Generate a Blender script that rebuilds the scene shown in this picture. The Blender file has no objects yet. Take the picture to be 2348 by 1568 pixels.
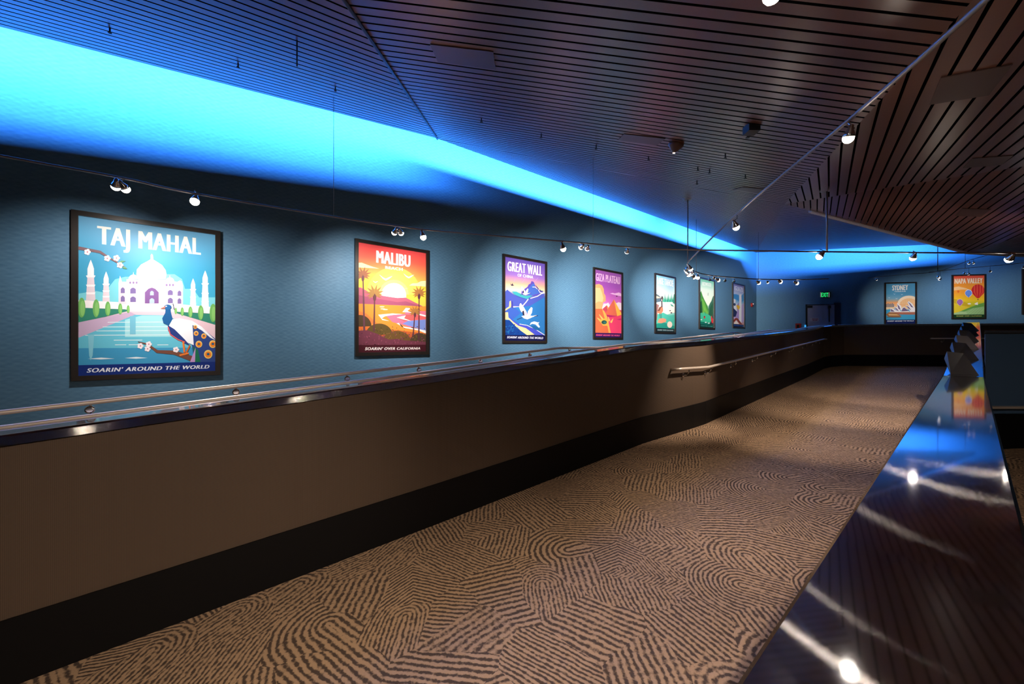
import bpy, bmesh, math, random
from mathutils import Vector, Matrix
random.seed(7)
scene = bpy.context.scene
COL = scene.collection
H0 = 1.47                      # camera height above the carpet beside it
F = 913.0                      # focal length in photo pixels (14 mm on 36 mm film)
SA, CA = 0.7565, 0.6540        # sine and cosine of the heading: x = across the hall, y = along the poster wall


def W(X, Z, z):
    """camera-aligned plan coordinates (right, ahead, up) to world"""
    return Vector((CA * X - SA * Z, SA * X + CA * Z, z + H0))


def PX(px, py, Z):
    return W((px - 1174) / F * Z, Z, (784 - py) / F * Z)


def ray(px, py):
    rx = (px - 1174) / F
    return Vector((CA * rx - SA, SA * rx + CA, (784 - py) / F))


ORG = Vector((0, 0, H0))


def on_plane(px, py, p0, n):
    d = ray(px, py)
    t = (p0 - ORG).dot(n) / d.dot(n)
    return ORG + d * t


def srgb(c):
    out = []
    for v in c[:3]:
        v = v / 255.0
        out.append(v / 12.92 if v <= 0.04045 else ((v + 0.055) / 1.055) ** 2.4)
    return (out[0], out[1], out[2], 1.0)


# ------------------------------------------------------------------ objects
def link(o, parent=None):
    COL.objects.link(o)
    if parent is not None:
        o.parent = parent
        o.matrix_parent_inverse = Matrix.Translation(-parent.location) if parent.type == 'EMPTY' and parent.rotation_euler[:] == (0, 0, 0) else parent.matrix_basis.inverted()
    return o


def tag(o, label=None, cat=None, group=None, kind=None):
    if label: o['label'] = label
    if cat: o['category'] = cat
    if group: o['group'] = group
    if kind: o['kind'] = kind
    return o


def thing(name, loc, label, cat, group=None):
    o = bpy.data.objects.new(name, None)
    o.empty_display_size = 0.05
    o.location = loc
    COL.objects.link(o)
    return tag(o, label, cat, group)


class MB:
    def __init__(self):
        self.v, self.f, self.m, self.s = [], [], [], []

    def face(self, pts, mi=0, smooth=False):
        b = len(self.v)
        self.v += [tuple(p) for p in pts]
        self.f.append(tuple(range(b, b + len(pts))))
        self.m.append(mi); self.s.append(smooth)

    def grid(self, rings, closed=True, mi=0, smooth=True, caps=True):
        """rings: list of equally long point lists"""
        b = len(self.v); n = len(rings[0])
        for r in rings: self.v += [tuple(p) for p in r]
        for i in range(len(rings) - 1):
            for j in range(n if closed else n - 1):
                k = (j + 1) % n
                self.f.append((b + i * n + j, b + i * n + k, b + (i + 1) * n + k, b + (i + 1) * n + j))
                self.m.append(mi); self.s.append(smooth)
        if caps and closed:
            self.f.append(tuple(b + j for j in reversed(range(n)))); self.m.append(mi); self.s.append(False)
            o = b + (len(rings) - 1) * n
            self.f.append(tuple(o + j for j in range(n))); self.m.append(mi); self.s.append(False)

    def box(self, c, half, ax=None, mi=0):
        c = Vector(c)
        if ax is None: ax = (Vector((1, 0, 0)), Vector((0, 1, 0)), Vector((0, 0, 1)))
        p = {}
        for i in (-1, 1):
            for j in (-1, 1):
                for k in (-1, 1):
                    p[i, j, k] = c + ax[0] * half[0] * i + ax[1] * half[1] * j + ax[2] * half[2] * k
        r0 = [p[-1, -1, -1], p[1, -1, -1], p[1, 1, -1], p[-1, 1, -1]]
        r1 = [p[-1, -1, 1], p[1, -1, 1], p[1, 1, 1], p[-1, 1, 1]]
        self.grid([r0, r1], mi=mi, smooth=False)

    def tube(self, pts, r, n=10, mi=0, caps=True):
        pts = [Vector(p) for p in pts]
        rs = r if isinstance(r, (list, tuple)) else [r] * len(pts)
        rings = []
        for i, p in enumerate(pts):
            d = (pts[min(i + 1, len(pts) - 1)] - pts[max(i - 1, 0)]).normalized()
            up = Vector((0, 0, 1)) if abs(d.z) < 0.95 else Vector((1, 0, 0))
            a = d.cross(up).normalized(); c = a.cross(d).normalized()
            rings.append([p + (a * math.cos(t) + c * math.sin(t)) * rs[i] for t in [2 * math.pi * k / n for k in range(n)]])
        self.grid(rings, mi=mi, caps=caps)

    def sphere(self, c, r, n=12, m=8, mi=0):
        c = Vector(c); rings = []
        for i in range(1, m):
            a = math.pi * i / m
            rings.append([c + Vector((math.sin(a) * math.cos(t), math.sin(a) * math.sin(t), -math.cos(a))) * r for t in [2 * math.pi * k / n for k in range(n)]])
        self.grid(rings, mi=mi)

    def lathe(self, c, d, prof, n=16, mi=0, caps=True):
        """prof: (distance along d, radius)"""
        c = Vector(c); d = Vector(d).normalized()
        up = Vector((0, 0, 1)) if abs(d.z) < 0.9 else Vector((1, 0, 0))
        a = d.cross(up).normalized(); b = a.cross(d).normalized()
        rings = [[c + d * s + (a * math.cos(t) + b * math.sin(t)) * r for t in [2 * math.pi * k / n for k in range(n)]] for s, r in prof]
        self.grid(rings, mi=mi, caps=caps)

    def build(self, name, mats, parent=None, fix=True):
        me = bpy.data.meshes.new(name)
        me.from_pydata(self.v, [], self.f)
        if not isinstance(mats, (list, tuple)): mats = [mats]
        for m in mats: me.materials.append(m)
        for p, mi, sm in zip(me.polygons, self.m, self.s):
            p.material_index = mi; p.use_smooth = sm
        if fix:
            bm = bmesh.new(); bm.from_mesh(me)
            bmesh.ops.recalc_face_normals(bm, faces=bm.faces)
            bm.to_mesh(me); bm.free()
        me.update()
        o = bpy.data.objects.new(name, me)
        return link(o, parent)


def smooth_path(pts, k=6):
    """Catmull-Rom through the points"""
    pts = [Vector(p) for p in pts]
    out = []
    for i in range(len(pts) - 1):
        p0 = pts[max(i - 1, 0)]; p1 = pts[i]; p2 = pts[i + 1]; p3 = pts[min(i + 2, len(pts) - 1)]
        for j in range(k):
            t = j / k
            out.append(0.5 * ((2 * p1) + (p2 - p0) * t + (2 * p0 - 5 * p1 + 4 * p2 - p3) * t * t + (3 * p1 - p0 - 3 * p2 + p3) * t ** 3))
    out.append(pts[-1])
    return out


# ------------------------------------------------------------------ materials
class NT:
    def __init__(self, name):
        self.mat = bpy.data.materials.new(name)
        self.mat.use_nodes = True
        self.t = self.mat.node_tree
        self.t.nodes.clear()
        self.out = self.n('ShaderNodeOutputMaterial')
        self.b = self.n('ShaderNodeBsdfPrincipled')
        self.l(self.b, 'BSDF', self.out, 'Surface')

    def n(self, typ, **kw):
        nd = self.t.nodes.new(typ)
        for k, v in kw.items():
            if hasattr(nd, k): setattr(nd, k, v)
            else: nd.inputs[k].default_value = v
        return nd

    def l(self, a, ao, b, bi):
        self.t.links.new(a.outputs[ao], b.inputs[bi])

    def math(self, op, a, b=None, c=None):
        nd = self.t.nodes.new('ShaderNodeMath'); nd.operation = op
        for i, x in enumerate((a, b, c)):
            if x is None: continue
            if isinstance(x, (int, float)): nd.inputs[i].default_value = x
            else: self.t.links.new(x, nd.inputs[i])
        return nd.outputs[0]

    def mix(self, fac, a, b):
        nd = self.t.nodes.new('ShaderNodeMix'); nd.data_type = 'RGBA'
        for i, x in ((0, fac), (6, a), (7, b)):
            if isinstance(x, (int, float, tuple)): nd.inputs[i].default_value = x
            else: self.t.links.new(x, nd.inputs[i])
        return nd.outputs[2]

    def set(self, **kw):
        for k, v in kw.items():
            self.b.inputs[k.replace('_', ' ')].default_value = v
        return self

    def coord(self):
        return self.n('ShaderNodeTexCoord')


def plain(name, col, rough=0.5, metal=0.0, spec=0.5):
    m = NT(name)
    m.set(Base_Color=(*col[:3], 1.0), Roughness=rough, Metallic=metal)
    m.b.inputs['Specular IOR Level'].default_value = spec
    return m.mat


def emissive(name, col, strength, sample=False):
    m = NT(name)
    m.set(Base_Color=(0.02, 0.02, 0.02, 1), Roughness=0.4)
    m.b.inputs['Emission Color'].default_value = (*col[:3], 1)
    m.b.inputs['Emission Strength'].default_value = strength
    if not sample: m.mat.cycles.emission_sampling = 'NONE'
    return m.mat


def mat_carpet():
    m = NT('patterned_carpet')
    tc = m.coord()
    sep = m.n('ShaderNodeSeparateXYZ'); m.l(tc, 'Object', sep, 'Vector')
    x, y = sep.outputs[0], sep.outputs[1]
    # wobble so that the woven lines are not ruler-straight
    nz = m.n('ShaderNodeTexNoise', Scale=9.0, Detail=2.0); m.l(tc, 'Object', nz, 'Vector')
    wob = m.math('MULTIPLY', m.math('SUBTRACT', nz.outputs['Fac'], 0.5), 0.028)
    flat = m.n('ShaderNodeCombineXYZ'); m.t.links.new(x, flat.inputs[0]); m.t.links.new(y, flat.inputs[1])
    vo = m.n('ShaderNodeTexVoronoi', Scale=3.1, Randomness=1.0); vo.voronoi_dimensions = '2D'; vo.distance = 'MINKOWSKI'
    vo.inputs['Exponent'].default_value = 1.35
    m.l(flat, 'Vector', vo, 'Vector')
    sc = m.n('ShaderNodeSeparateColor'); m.l(vo, 'Color', sc, 'Color')
    r1, r2, r3 = sc.outputs[0], sc.outputs[1], sc.outputs[2]
    ang = m.math('MULTIPLY', m.math('FLOOR', m.math('MULTIPLY', r1, 7.0)), math.pi / 7 * 1.0)
    ca, sa = m.math('COSINE', ang), m.math('SINE', ang)
    sp = m.n('ShaderNodeSeparateXYZ'); m.l(vo, 'Position', sp, 'Vector')
    dx, dy = m.math('SUBTRACT', x, sp.outputs[0]), m.math('SUBTRACT', y, sp.outputs[1])
    u = m.math('ADD', m.math('MULTIPLY', dx, ca), m.math('MULTIPLY', dy, sa))
    w = m.math('SUBTRACT', m.math('MULTIPLY', dy, ca), m.math('MULTIPLY', dx, sa))
    # straight stripes, chevrons, and U-shaped arches (capsule distance)
    strip = u
    chev = m.math('ADD', u, m.math('MULTIPLY', m.math('ABSOLUTE', w), 0.75))
    wpos = m.math('MAXIMUM', w, 0.0)
    arch = m.math('SQRT', m.math('ADD', m.math('MULTIPLY', u, u), m.math('MULTIPLY', wpos, wpos)))
    isarch = m.math('GREATER_THAN', r2, 0.74)
    ischev = m.math('LESS_THAN', r2, 0.16)
    d = m.math('ADD', m.math('MULTIPLY', isarch, arch), m.math('MULTIPLY', m.math('SUBTRACT', 1.0, isarch),
        m.math('ADD', m.math('MULTIPLY', ischev, chev), m.math('MULTIPLY', m.math('SUBTRACT', 1.0, ischev), strip))))
    d = m.math('ADD', d, wob)
    freq = m.math('ADD', 170.0, m.math('MULTIPLY', r3, 130.0))
    s = m.math('SINE', m.math('MULTIPLY', d, freq))
    nz2 = m.n('ShaderNodeTexNoise', Scale=55.0, Detail=3.0); m.l(tc, 'Object', nz2, 'Vector')
    s = m.math('MULTIPLY', s, m.math('ADD', 0.55, m.math('MULTIPLY', sc.outputs[0], 0.75)))
    s = m.math('ADD', s, m.math('MULTIPLY', m.math('SUBTRACT', nz2.outputs['Fac'], 0.5), 4.4))
    fac = m.n('ShaderNodeMapRange'); fac.inputs[1].default_value = -0.75; fac.inputs[2].default_value = 0.45
    m.t.links.new(s, fac.inputs[0])
    nz3 = m.n('ShaderNodeTexNoise', Scale=420.0, Detail=2.0); m.l(tc, 'Object', nz3, 'Vector')
    lite = m.mix(nz3.outputs['Fac'], (0.40, 0.262, 0.160, 1), (0.64, 0.44, 0.285, 1))
    dark = m.mix(nz3.outputs['Fac'], (0.060, 0.044, 0.037, 1), (0.14, 0.10, 0.078, 1))
    c = m.mix(fac.outputs[0], dark, lite)
    m.t.links.new(c, m.b.inputs['Base Color'])
    bump = m.n('ShaderNodeBump', Strength=0.35, Distance=0.004)
    m.t.links.new(m.math('ADD', fac.outputs[0], nz3.outputs['Fac']), bump.inputs['Height'])
    m.l(bump, 'Normal', m.b, 'Normal')
    m.set(Roughness=0.95); m.b.inputs['Specular IOR Level'].default_value = 0.1
    return m.mat


def mat_wallpaper():
    """blue vinyl wallcovering with a small woven dapple and faint vertical lines"""
    m = NT('blue_wallpaper')
    tc = m.coord()
    mp = m.n('ShaderNodeMapping'); m.l(tc, 'Object', mp, 'Vector')
    sep = m.n('ShaderNodeSeparateXYZ'); m.l(mp, 'Vector', sep, 'Vector')
    h = m.math('ADD', sep.outputs[1], m.math('MULTIPLY', sep.outputs[0], 0.62))
    z = sep.outputs[2]
    a = m.math('SINE', m.math('MULTIPLY', h, 78.0))
    b = m.math('SINE', m.math('ADD', m.math('MULTIPLY', z, 150.0), m.math('MULTIPLY', m.math('SIGN', a), 1.57)))
    ab = m.math('MULTIPLY', m.math('ABSOLUTE', a), b)
    st = m.n('ShaderNodeCombineXYZ'); m.t.links.new(m.math('MULTIPLY', h, 16.0), st.inputs[0]); m.t.links.new(m.math('MULTIPLY', z, 60.0), st.inputs[1])
    nz = m.n('ShaderNodeTexNoise', Scale=1.0, Detail=4.0); m.l(st, 'Vector', nz, 'Vector')
    fac = m.math('ADD', m.math('MULTIPLY', ab, 0.15), m.math('ADD', 0.5, m.math('MULTIPLY', m.math('SUBTRACT', nz.outputs['Fac'], 0.5), 1.1)))
    cl = m.n('ShaderNodeClamp'); m.t.links.new(fac, cl.inputs[0])
    c = m.mix(cl.outputs[0], (0.062, 0.155, 0.265, 1), (0.115, 0.250, 0.390, 1))
    m.t.links.new(c, m.b.inputs['Base Color'])
    bump = m.n('ShaderNodeBump', Strength=0.25, Distance=0.002)
    m.t.links.new(cl.outputs[0], bump.inputs['Height']); m.l(bump, 'Normal', m.b, 'Normal')
    m.set(Roughness=0.55); m.b.inputs['Specular IOR Level'].default_value = 0.3
    return m.mat


def mat_weave():
    m = NT('brown_woven_vinyl')
    tc = m.coord()
    sep = m.n('ShaderNodeSeparateXYZ'); m.l(tc, 'Object', sep, 'Vector')
    h = m.math('ADD', sep.outputs[1], sep.outputs[0])
    a = m.math('SINE', m.math('MULTIPLY', m.math('ADD', h, sep.outputs[2]), 520.0))
    b = m.math('SINE', m.math('MULTIPLY', m.math('SUBTRACT', h, sep.outputs[2]), 520.0))
    k = m.math('MULTIPLY', a, b)
    fac = m.math('ADD', 0.5, m.math('MULTIPLY', k, 0.5))
    c = m.mix(fac, (0.075, 0.051, 0.036, 1), (0.132, 0.092, 0.066, 1))
    m.t.links.new(c, m.b.inputs['Base Color'])
    bump = m.n('ShaderNodeBump', Strength=0.3, Distance=0.002)
    m.t.links.new(fac, bump.inputs['Height']); m.l(bump, 'Normal', m.b, 'Normal')
    m.set(Roughness=0.6); m.b.inputs['Specular IOR Level'].default_value = 0.25
    return m.mat


def mat_slats():
    m = NT('dark_wood_slats')
    g = m.n('ShaderNodeNewGeometry')
    tc = m.coord()
    nz = m.n('ShaderNodeTexNoise', Scale=3.0, Detail=4.0); m.l(tc, 'Object', nz, 'Vector')
    nz2 = m.n('ShaderNodeTexNoise', Scale=60.0, Detail=3.0); m.l(tc, 'Object', nz2, 'Vector')
    f = m.math('ADD', m.math('MULTIPLY', g.outputs['Random Per Island'], 0.6), m.math('MULTIPLY', nz.outputs['Fac'], 0.4))
    c = m.mix(f, (0.135, 0.042, 0.029, 1), (0.23, 0.084, 0.055, 1))
    c = m.mix(m.math('MULTIPLY', nz2.outputs['Fac'], 0.35), c, (0.08, 0.035, 0.025, 1))
    m.t.links.new(c, m.b.inputs['Base Color'])
    m.set(Roughness=0.33); m.b.inputs['Specular IOR Level'].default_value = 0.65
    return m.mat


def mat_steel_cap():
    """polished steel counter top; fine lengthwise grain smears highlights across its width"""
    m = NT('polished_steel_cap')
    m.set(Base_Color=(0.60, 0.62, 0.67, 1), Metallic=1.0, Roughness=0.05)
    tc = m.coord()
    mp = m.n('ShaderNodeMapping'); m.l(tc, 'Object', mp, 'Vector'); mp.inputs['Scale'].default_value = (9000, 9000, 9000)
    w1 = m.n('ShaderNodeTexWhiteNoise'); m.l(mp, 'Vector', w1, 'Vector')
    sc = m.n('ShaderNodeSeparateColor'); m.l(w1, 'Color', sc, 'Color')
    r = m.math('SUBTRACT', m.math('ADD', sc.outputs[0], sc.outputs[1]), 1.0)
    cx = m.n('ShaderNodeCombineXYZ'); m.t.links.new(m.math('MULTIPLY', r, 0.34), cx.inputs[0]); m.t.links.new(m.math('MULTIPLY', m.math('SUBTRACT', sc.outputs[2], 0.5), 0.5), cx.inputs[2])
    geo = m.n('ShaderNodeNewGeometry')
    add = m.n('ShaderNodeVectorMath'); add.operation = 'ADD'; m.l(geo, 'Normal', add, 0); m.l(cx, 'Vector', add, 1)
    nrm = m.n('ShaderNodeVectorMath'); nrm.operation = 'NORMALIZE'; m.t.links.new(add.outputs[0], nrm.inputs[0])
    g = m.n('ShaderNodeBsdfAnisotropic'); g.inputs['Color'].default_value = (0.62, 0.60, 0.60, 1)
    g.inputs['Roughness'].default_value = 0.045
    m.t.links.new(nrm.outputs[0], g.inputs['Normal'])
    mx = m.n('ShaderNodeMixShader', Fac=0.36)
    m.l(m.b, 'BSDF', mx, 1); m.l(g, 'BSDF', mx, 2)
    m.l(mx, 'Shader', m.out, 'Surface')
    return m.mat


def mat_print(rough=0.42):
    m = NT('poster_print')
    at = m.n('ShaderNodeAttribute', attribute_name='Col')
    m.l(at, 'Color', m.b, 'Base Color')
    m.set(Roughness=rough); m.b.inputs['Specular IOR Level'].default_value = 0.25
    return m.mat


M = {}
M['carpet'] = mat_carpet()
M['wall'] = mat_wallpaper()
M['weave'] = mat_weave()
M['slats'] = mat_slats()
M['cap'] = mat_steel_cap()
M['print'] = mat_print()
M['black_base'] = plain('black_baseboard', (0.005, 0.005, 0.006), 0.5, spec=0.2)
M['void'] = plain('black_backing', (0.004, 0.004, 0.005), 0.9, spec=0.0)
M['rail'] = plain('satin_handrail_steel', (0.78, 0.68, 0.59), 0.40, 0.45)
M['chrome'] = plain('chrome', (0.75, 0.75, 0.76), 0.15, 1.0)
M['track'] = plain('satin_track_metal', (0.30, 0.28, 0.28), 0.5, 1.0)
M['frame'] = plain('dark_bronze_frame', (0.020, 0.015, 0.013), 0.3)
M['navy'] = plain('navy_panel', (0.08, 0.155, 0.29), 0.5)
M['bulb'] = emissive('lamp_glow', (1.0, 0.86, 0.70), 40.0)
M['bulb_soft'] = emissive('lamp_glow_soft', (1.0, 0.88, 0.76), 9.0)
M['bulb_near'] = emissive('lamp_glow_near', (1.0, 0.86, 0.70), 110.0, True)
M['panel_wood'] = plain('flush_wood_panel', (0.085, 0.040, 0.030), 0.45)
M['black'] = plain('black_metal', (0.01, 0.01, 0.012), 0.5)
M['beam'] = plain('grey_edge_trim', (0.60, 0.60, 0.68), 0.45)
# ------------------------------------------------------------------ floor (a ramp with a landing)
PROF = [(-6.0, -1.86), (-0.534, -1.462), (1.455, -1.31), (3.9, -1.103), (5.15, -1.060), (7.72, -0.934), (10.88, -0.785), (13.35, -0.620), (14.0, -0.615), (24.0, -0.615)]


def fz(y):
    for (a, za), (b, zb) in zip(PROF, PROF[1:]):
        if y <= b: return H0 + za + (zb - za) * (y - a) / (b - a)
    return H0 + PROF[-1][1]


fl = MB()
ys = sorted(set([p[0] for p in PROF] + [i * 1.0 for i in range(-6, 25)]))
top = [[Vector((x, y, fz(y))) for x in (-5.2, 9.0)] for y in ys]
for r0, r1 in zip(top, top[1:]): fl.face([r0[0], r0[1], r1[1], r1[0]])
fl_o = tag(fl.build('floor', M['carpet'], fix=False), 'brown and beige patterned carpet on the sloping queue ramp', 'floor', kind='structure')

# ------------------------------------------------------------------ walls
WL = -5.0                                       # plane of the poster wall
wl = MB(); wl.box((WL - 0.1, 6.0, H0 + 1.2), (0.1, 9.9, 3.4))
tag(wl.build('wall_left', M['wall']), 'long blue papered wall with the row of posters', 'wall', kind='structure')
WB0 = Vector((WL, 15.75, 0)); WBD = Vector((0.7785, 0.6276, 0)); WBN = Vector((0.6276, -0.7785, 0))   # far wall: start, run, normal into the hall
wb = MB(); c = WB0 + WBD * 6.6 - WBN * 0.1; c.z = H0 + 1.2
wb.box(c, (6.9, 0.1, 3.4), (WBD, WBN, Vector((0, 0, 1))))
tag(wb.build('wall_back', M['wall']), 'far blue papered wall behind the exit sign and door', 'wall', kind='structure')


def far(px, py, off=0.0):
    return on_plane(px, py, WB0 + WBN * off, WBN)


def left(px, py, off=0.0):
    return on_plane(px, py, Vector((WL + off, 0, 0)), Vector((1, 0, 0)))


# ------------------------------------------------------------------ folded slat ceiling
def plane3(a, b, c):
    n = (b - a).cross(c - a).normalized()
    return (a, n if n.z > 0 else -n)


def clip(poly, p, n):
    """keep the part of a convex polygon where (x-p).n >= 0"""
    out = []
    for i in range(len(poly)):
        a, b = poly[i], poly[(i + 1) % len(poly)]
        da, db = (a - p).dot(n), (b - p).dot(n)
        if da >= 0: out.append(a)
        if (da >= 0) != (db >= 0): out.append(a + (b - a) * (da / (da - db)))
    return out


def slat_ceiling(poly, sdir, pitch, gap, label, thick=0.02, phase=0.0):
    a, n = plane3(poly[0], poly[1], poly[2])
    poly = [p - n * (p - a).dot(n) for p in poly]
    s = (sdir - n * sdir.dot(n)).normalized()
    q = n.cross(s).normalized()
    ds = [(p - a).dot(q) for p in poly]
    mb = MB()
    i0, i1 = math.floor(min(ds) / pitch) - 1, math.ceil(max(ds) / pitch) + 1
    for i in range(i0, i1 + 1):
        lo, hi = (i + phase) * pitch + gap / 2, (i + phase + 1) * pitch - gap / 2
        pc = clip(poly, a + q * lo, q)
        if len(pc) >= 3: pc = clip(pc, a + q * hi, -q)
        if len(pc) >= 3 and sum(((pc[j] - pc[0]).cross(pc[j + 1] - pc[0])).length for j in range(1, len(pc) - 1)) > 1e-4:
            mb.grid([pc, [p + n * thick for p in pc]], smooth=False, caps=False, mi=1); mb.face(pc)
    mb.face([p + n * (thick + 0.03) for p in poly], mi=1)
    o = mb.build('ceiling', [M['slats'], M['void']])
    tag(o, label, 'ceiling', kind='structure')
    return (a, n)


EX = -4.55                                      # the ceiling stops short of the wall here: the blue cove


def edge(px, py):
    return on_plane(px, py, Vector((EX, 0, 0)), Vector((1, 0, 0)))


E0 = edge(0, 62); A = edge(1003, 318); B = edge(1733, 579)
V1 = PX(1799, 468, 5.10)
S = PX(790, 0, 2.18)
yv = lambda x: 642 + 0.1916 * (x - 1638)
P5F = PX(2348, 381.5, 3.07)
E2 = PX(2231, 0, 1.383)
Sx = A + (S - A) * 1.75
E2x = V1 + (E2 - V1) * 1.40
Fx = V1 + (P5F - V1) * 1.75
Eb = A + (E0 - A) * 1.75
# P1: near left, slats along the wall
slat_ceiling([Eb, A, Sx, Sx + (Eb - A)], (A - E0), 0.088, 0.018, 'slatted wood ceiling nearest the Taj Mahal poster, washed blue')
# P2a: large field, slats running across
PL2 = slat_ceiling([A, V1, E2x, Sx], W(-8.36, 1.0, 0) - W(0, 0, 0) + Vector((0, 0, 1.85)), 0.088, 0.018, 'large slatted wood ceiling field above the carpet')
PL2b = slat_ceiling([A, B, V1], W(-6.0, 0.2, 0) - W(0, 0, 0), 0.088, 0.018, 'narrow slatted ceiling wedge above the far posters')
# P3: wedge along the far wall
D1 = PX(2150, 560, 12.2)
D2 = D1 + (D1 - B) * 0.2
PL3 = slat_ceiling([V1, B, D1, D2], D1 - B, 0.088, 0.018, 'slatted ceiling wedge above the exit sign')
# P5 / P4 / P6: fan on the right
PL5 = slat_ceiling([V1, Fx, E2x], W(0.797, 1.0, 0.137) - W(0, 0, 0), 0.075, 0.014, 'upper right slatted ceiling field beside the metal light track')
C1 = PX(2219, 579, 6.03); K0 = PX(2348, 539, 4.76)
Kx = C1 + (K0 - C1) * 2.6
Fm = V1 + (P5F - V1) * 1.45
PL4 = slat_ceiling([V1, C1, Kx, Fm], W(0.765, 1.0, 0.039) - W(0, 0, 0), 0.068, 0.012, 'lower right slatted ceiling field above the hot air balloon poster')
C2 = PX(2348, 586, 6.2); C2 = C1 + (C2 - C1) * 4
slat_ceiling([C1, Kx, Kx + (C2 - C1) * 0.7, C2], W(0.65, -1.0, 0) - W(0, 0, 0), 0.10, 0.014, 'slatted ceiling corner at the far right edge')
# pale metal edge along the low fold, and the thin edge right of it
tr = MB()
V2 = V1 + (C1 - V1) * 1.0
up = Vector((0, 0, 0.02))
for p, q in ((V1 + (C1 - V1) * 0.12, C1), (C1, C2)):
    d = (q - p).normalized(); s = d.cross(Vector((0, 0, 1))).normalized() * 0.022
    tr.grid([[p - s - up, p + s - up, p + s + up * 1.6, p - s + up * 1.6], [q - s - up, q + s - up, q + s + up * 1.6, q - s + up * 1.6]], smooth=False)
tag(tr.build('trim_1', M['beam']), 'grey metal edge along the low fold of the right ceiling', 'trim', kind='structure')
# dark seam strip between the first two fields
sm = MB(); sm.tube([A - Vector((0, 0, 0.005)), Sx - Vector((0, 0, 0.005))], 0.012, 6)
tag(sm.build('trim_2', M['black']), 'black seam between two ceiling fields', 'trim', kind='structure')


def ceil_at(px, py, pl, down=0.0):
    p = on_plane(px, py, pl[0], pl[1])
    return p - pl[1] * down


# ------------------------------------------------------------------ partitions
def sweep(mb, stations, section, mi=0, smooth=False):
    """stations: (point on the floor line, inward unit normal); section: (lateral, height)"""
    rings = [[Vector((p.x + n.x * l, p.y + n.y * l, p.z + h)) for l, h in section] for p, n in stations]
    mb.grid(rings, mi=mi, smooth=smooth)


def stations(pts, ys=None):
    """pts: plan polyline (x, y); returns densified stations with mitred normals on the corridor side (right of travel)"""
    dense = []
    for (x0, y0), (x1, y1) in zip(pts, pts[1:]):
        L = math.hypot(x1 - x0, y1 - y0)
        cuts = [0.0]
        for yb, _ in PROF:
            if min(y0, y1) + 1e-4 < yb < max(y0, y1) - 1e-4: cuts.append((yb - y0) / (y1 - y0))
        for t in sorted(cuts): dense.append((x0 + (x1 - x0) * t, y0 + (y1 - y0) * t))
    dense.append(pts[-1])
    st = []
    for i, (x, y) in enumerate(dense):
        def nrm(a, b):
            d = Vector((b[0] - a[0], b[1] - a[1], 0)).normalized()
            return Vector((d.y, -d.x, 0))
        ns = []
        if i > 0: ns.append(nrm(dense[i - 1], dense[i]))
        if i < len(dense) - 1: ns.append(nrm(dense[i], dense[i + 1]))
        n = sum(ns, Vector()).normalized()
        n = n / max(n.dot(ns[0]), 0.5)
        st.append((Vector((x, y, fz(y))), n))
    return st


HP = 1.07


def cap_section(front, back, zt=HP, h=0.046, c=0.008):
    return [(front - c, zt), (front, zt - c), (front, zt - h), (back, zt - h), (back, zt - c), (back + c, zt)]


def partition(pts, label, panel, capm=None):
    st = stations(pts)
    root = thing('partition_wall', st[0][0].copy(), label, 'partition')
    b = MB(); sweep(b, st, [(0.0, 0.27), (0.0, HP - 0.04), (-0.24, HP - 0.04), (-0.24, 0.27)]); b.build('panel', panel, root)
    b = MB(); sweep(b, st, [(0.012, 0.0), (0.012, 0.288), (-0.25, 0.288), (-0.25, 0.0)]); b.build('baseboard', M['black_base'], root)
    b = MB(); sweep(b, st, cap_section(0.02, -0.30)); b.build('cap', capm or M['cap'], root)
    b = MB(); sweep(b, st, [(-0.25 + 0.017 * math.cos(t), HP - 0.002 + 0.015 * math.sin(t)) for t in [math.pi * k / 6 for k in range(7)]], smooth=True); b.build('highlight_bead', M['rail'], root)  # bead added to catch the lamps as a bright line along the cap
    return root, st


def lineA(y): return -2.676 + (y + 0.534) * (0.407 / 5.6)
PA = [(lineA(-4.0), -4.0), (-2.276, 4.95), (-2.262, 5.25), (-2.470, 12.55), (-2.40, 13.0), (-2.196, 13.35)]
part_left, st_left = partition(PA, 'long brown woven partition left of the carpet with polished steel cap', M['weave'])
PB = [(-2.196, 13.36), (-0.36, 14.84), (6.0, 20.0)]
part_back, st_back = partition(PB, 'dark brown partition across the far end of the carpet', M['weave'])

# barrier on the right: nearly level first, then rising with the ramp
bar = [(-1.6, -0.151 + 0.0, -0.355), (0.42, -0.153, -0.334), (5.08, -0.170, -0.290), (9.3, -0.138, 0.072), (13.55, -0.105, 0.4346)]
barr = [0.060, 0.060, 0.064, 0.085, 0.105]
root = thing('partition_wall', (-0.05, 0.42, fz(0.42)), 'low partition at right with wide mirror-polished dark steel top', 'partition')
capb = MB(); bod = MB(); bas = MB()
rc, rb, rs = [], [], []
for (y, xl, z), xr in zip(bar, barr):
    zt = H0 + z; c = 0.006; f = fz(y)
    rc.append([Vector(p) for p in ((xl + c, y, zt), (xl, y, zt - c), (xl, y, zt - 0.05), (xr, y, zt - 0.05), (xr, y, zt - c), (xr - c, y, zt))])
    rb.append([Vector(p) for p in ((xl + 0.02, y, f + 0.27), (xl + 0.02, y, zt - 0.045), (xr - 0.02, y, zt - 0.045), (xr - 0.02, y, f + 0.27))])
    rs.append([Vector(p) for p in ((xl + 0.01, y, f), (xl + 0.01, y, f + 0.288), (xr - 0.01, y, f + 0.288), (xr - 0.01, y, f))])
capb.grid(rc, smooth=False); capb.build('cap', M['cap'], root)
bod.grid(rb, smooth=False); bod.build('panel', M['weave'], root)
bas.grid(rs, smooth=False); bas.build('baseboard', M['black_base'], root)

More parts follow.
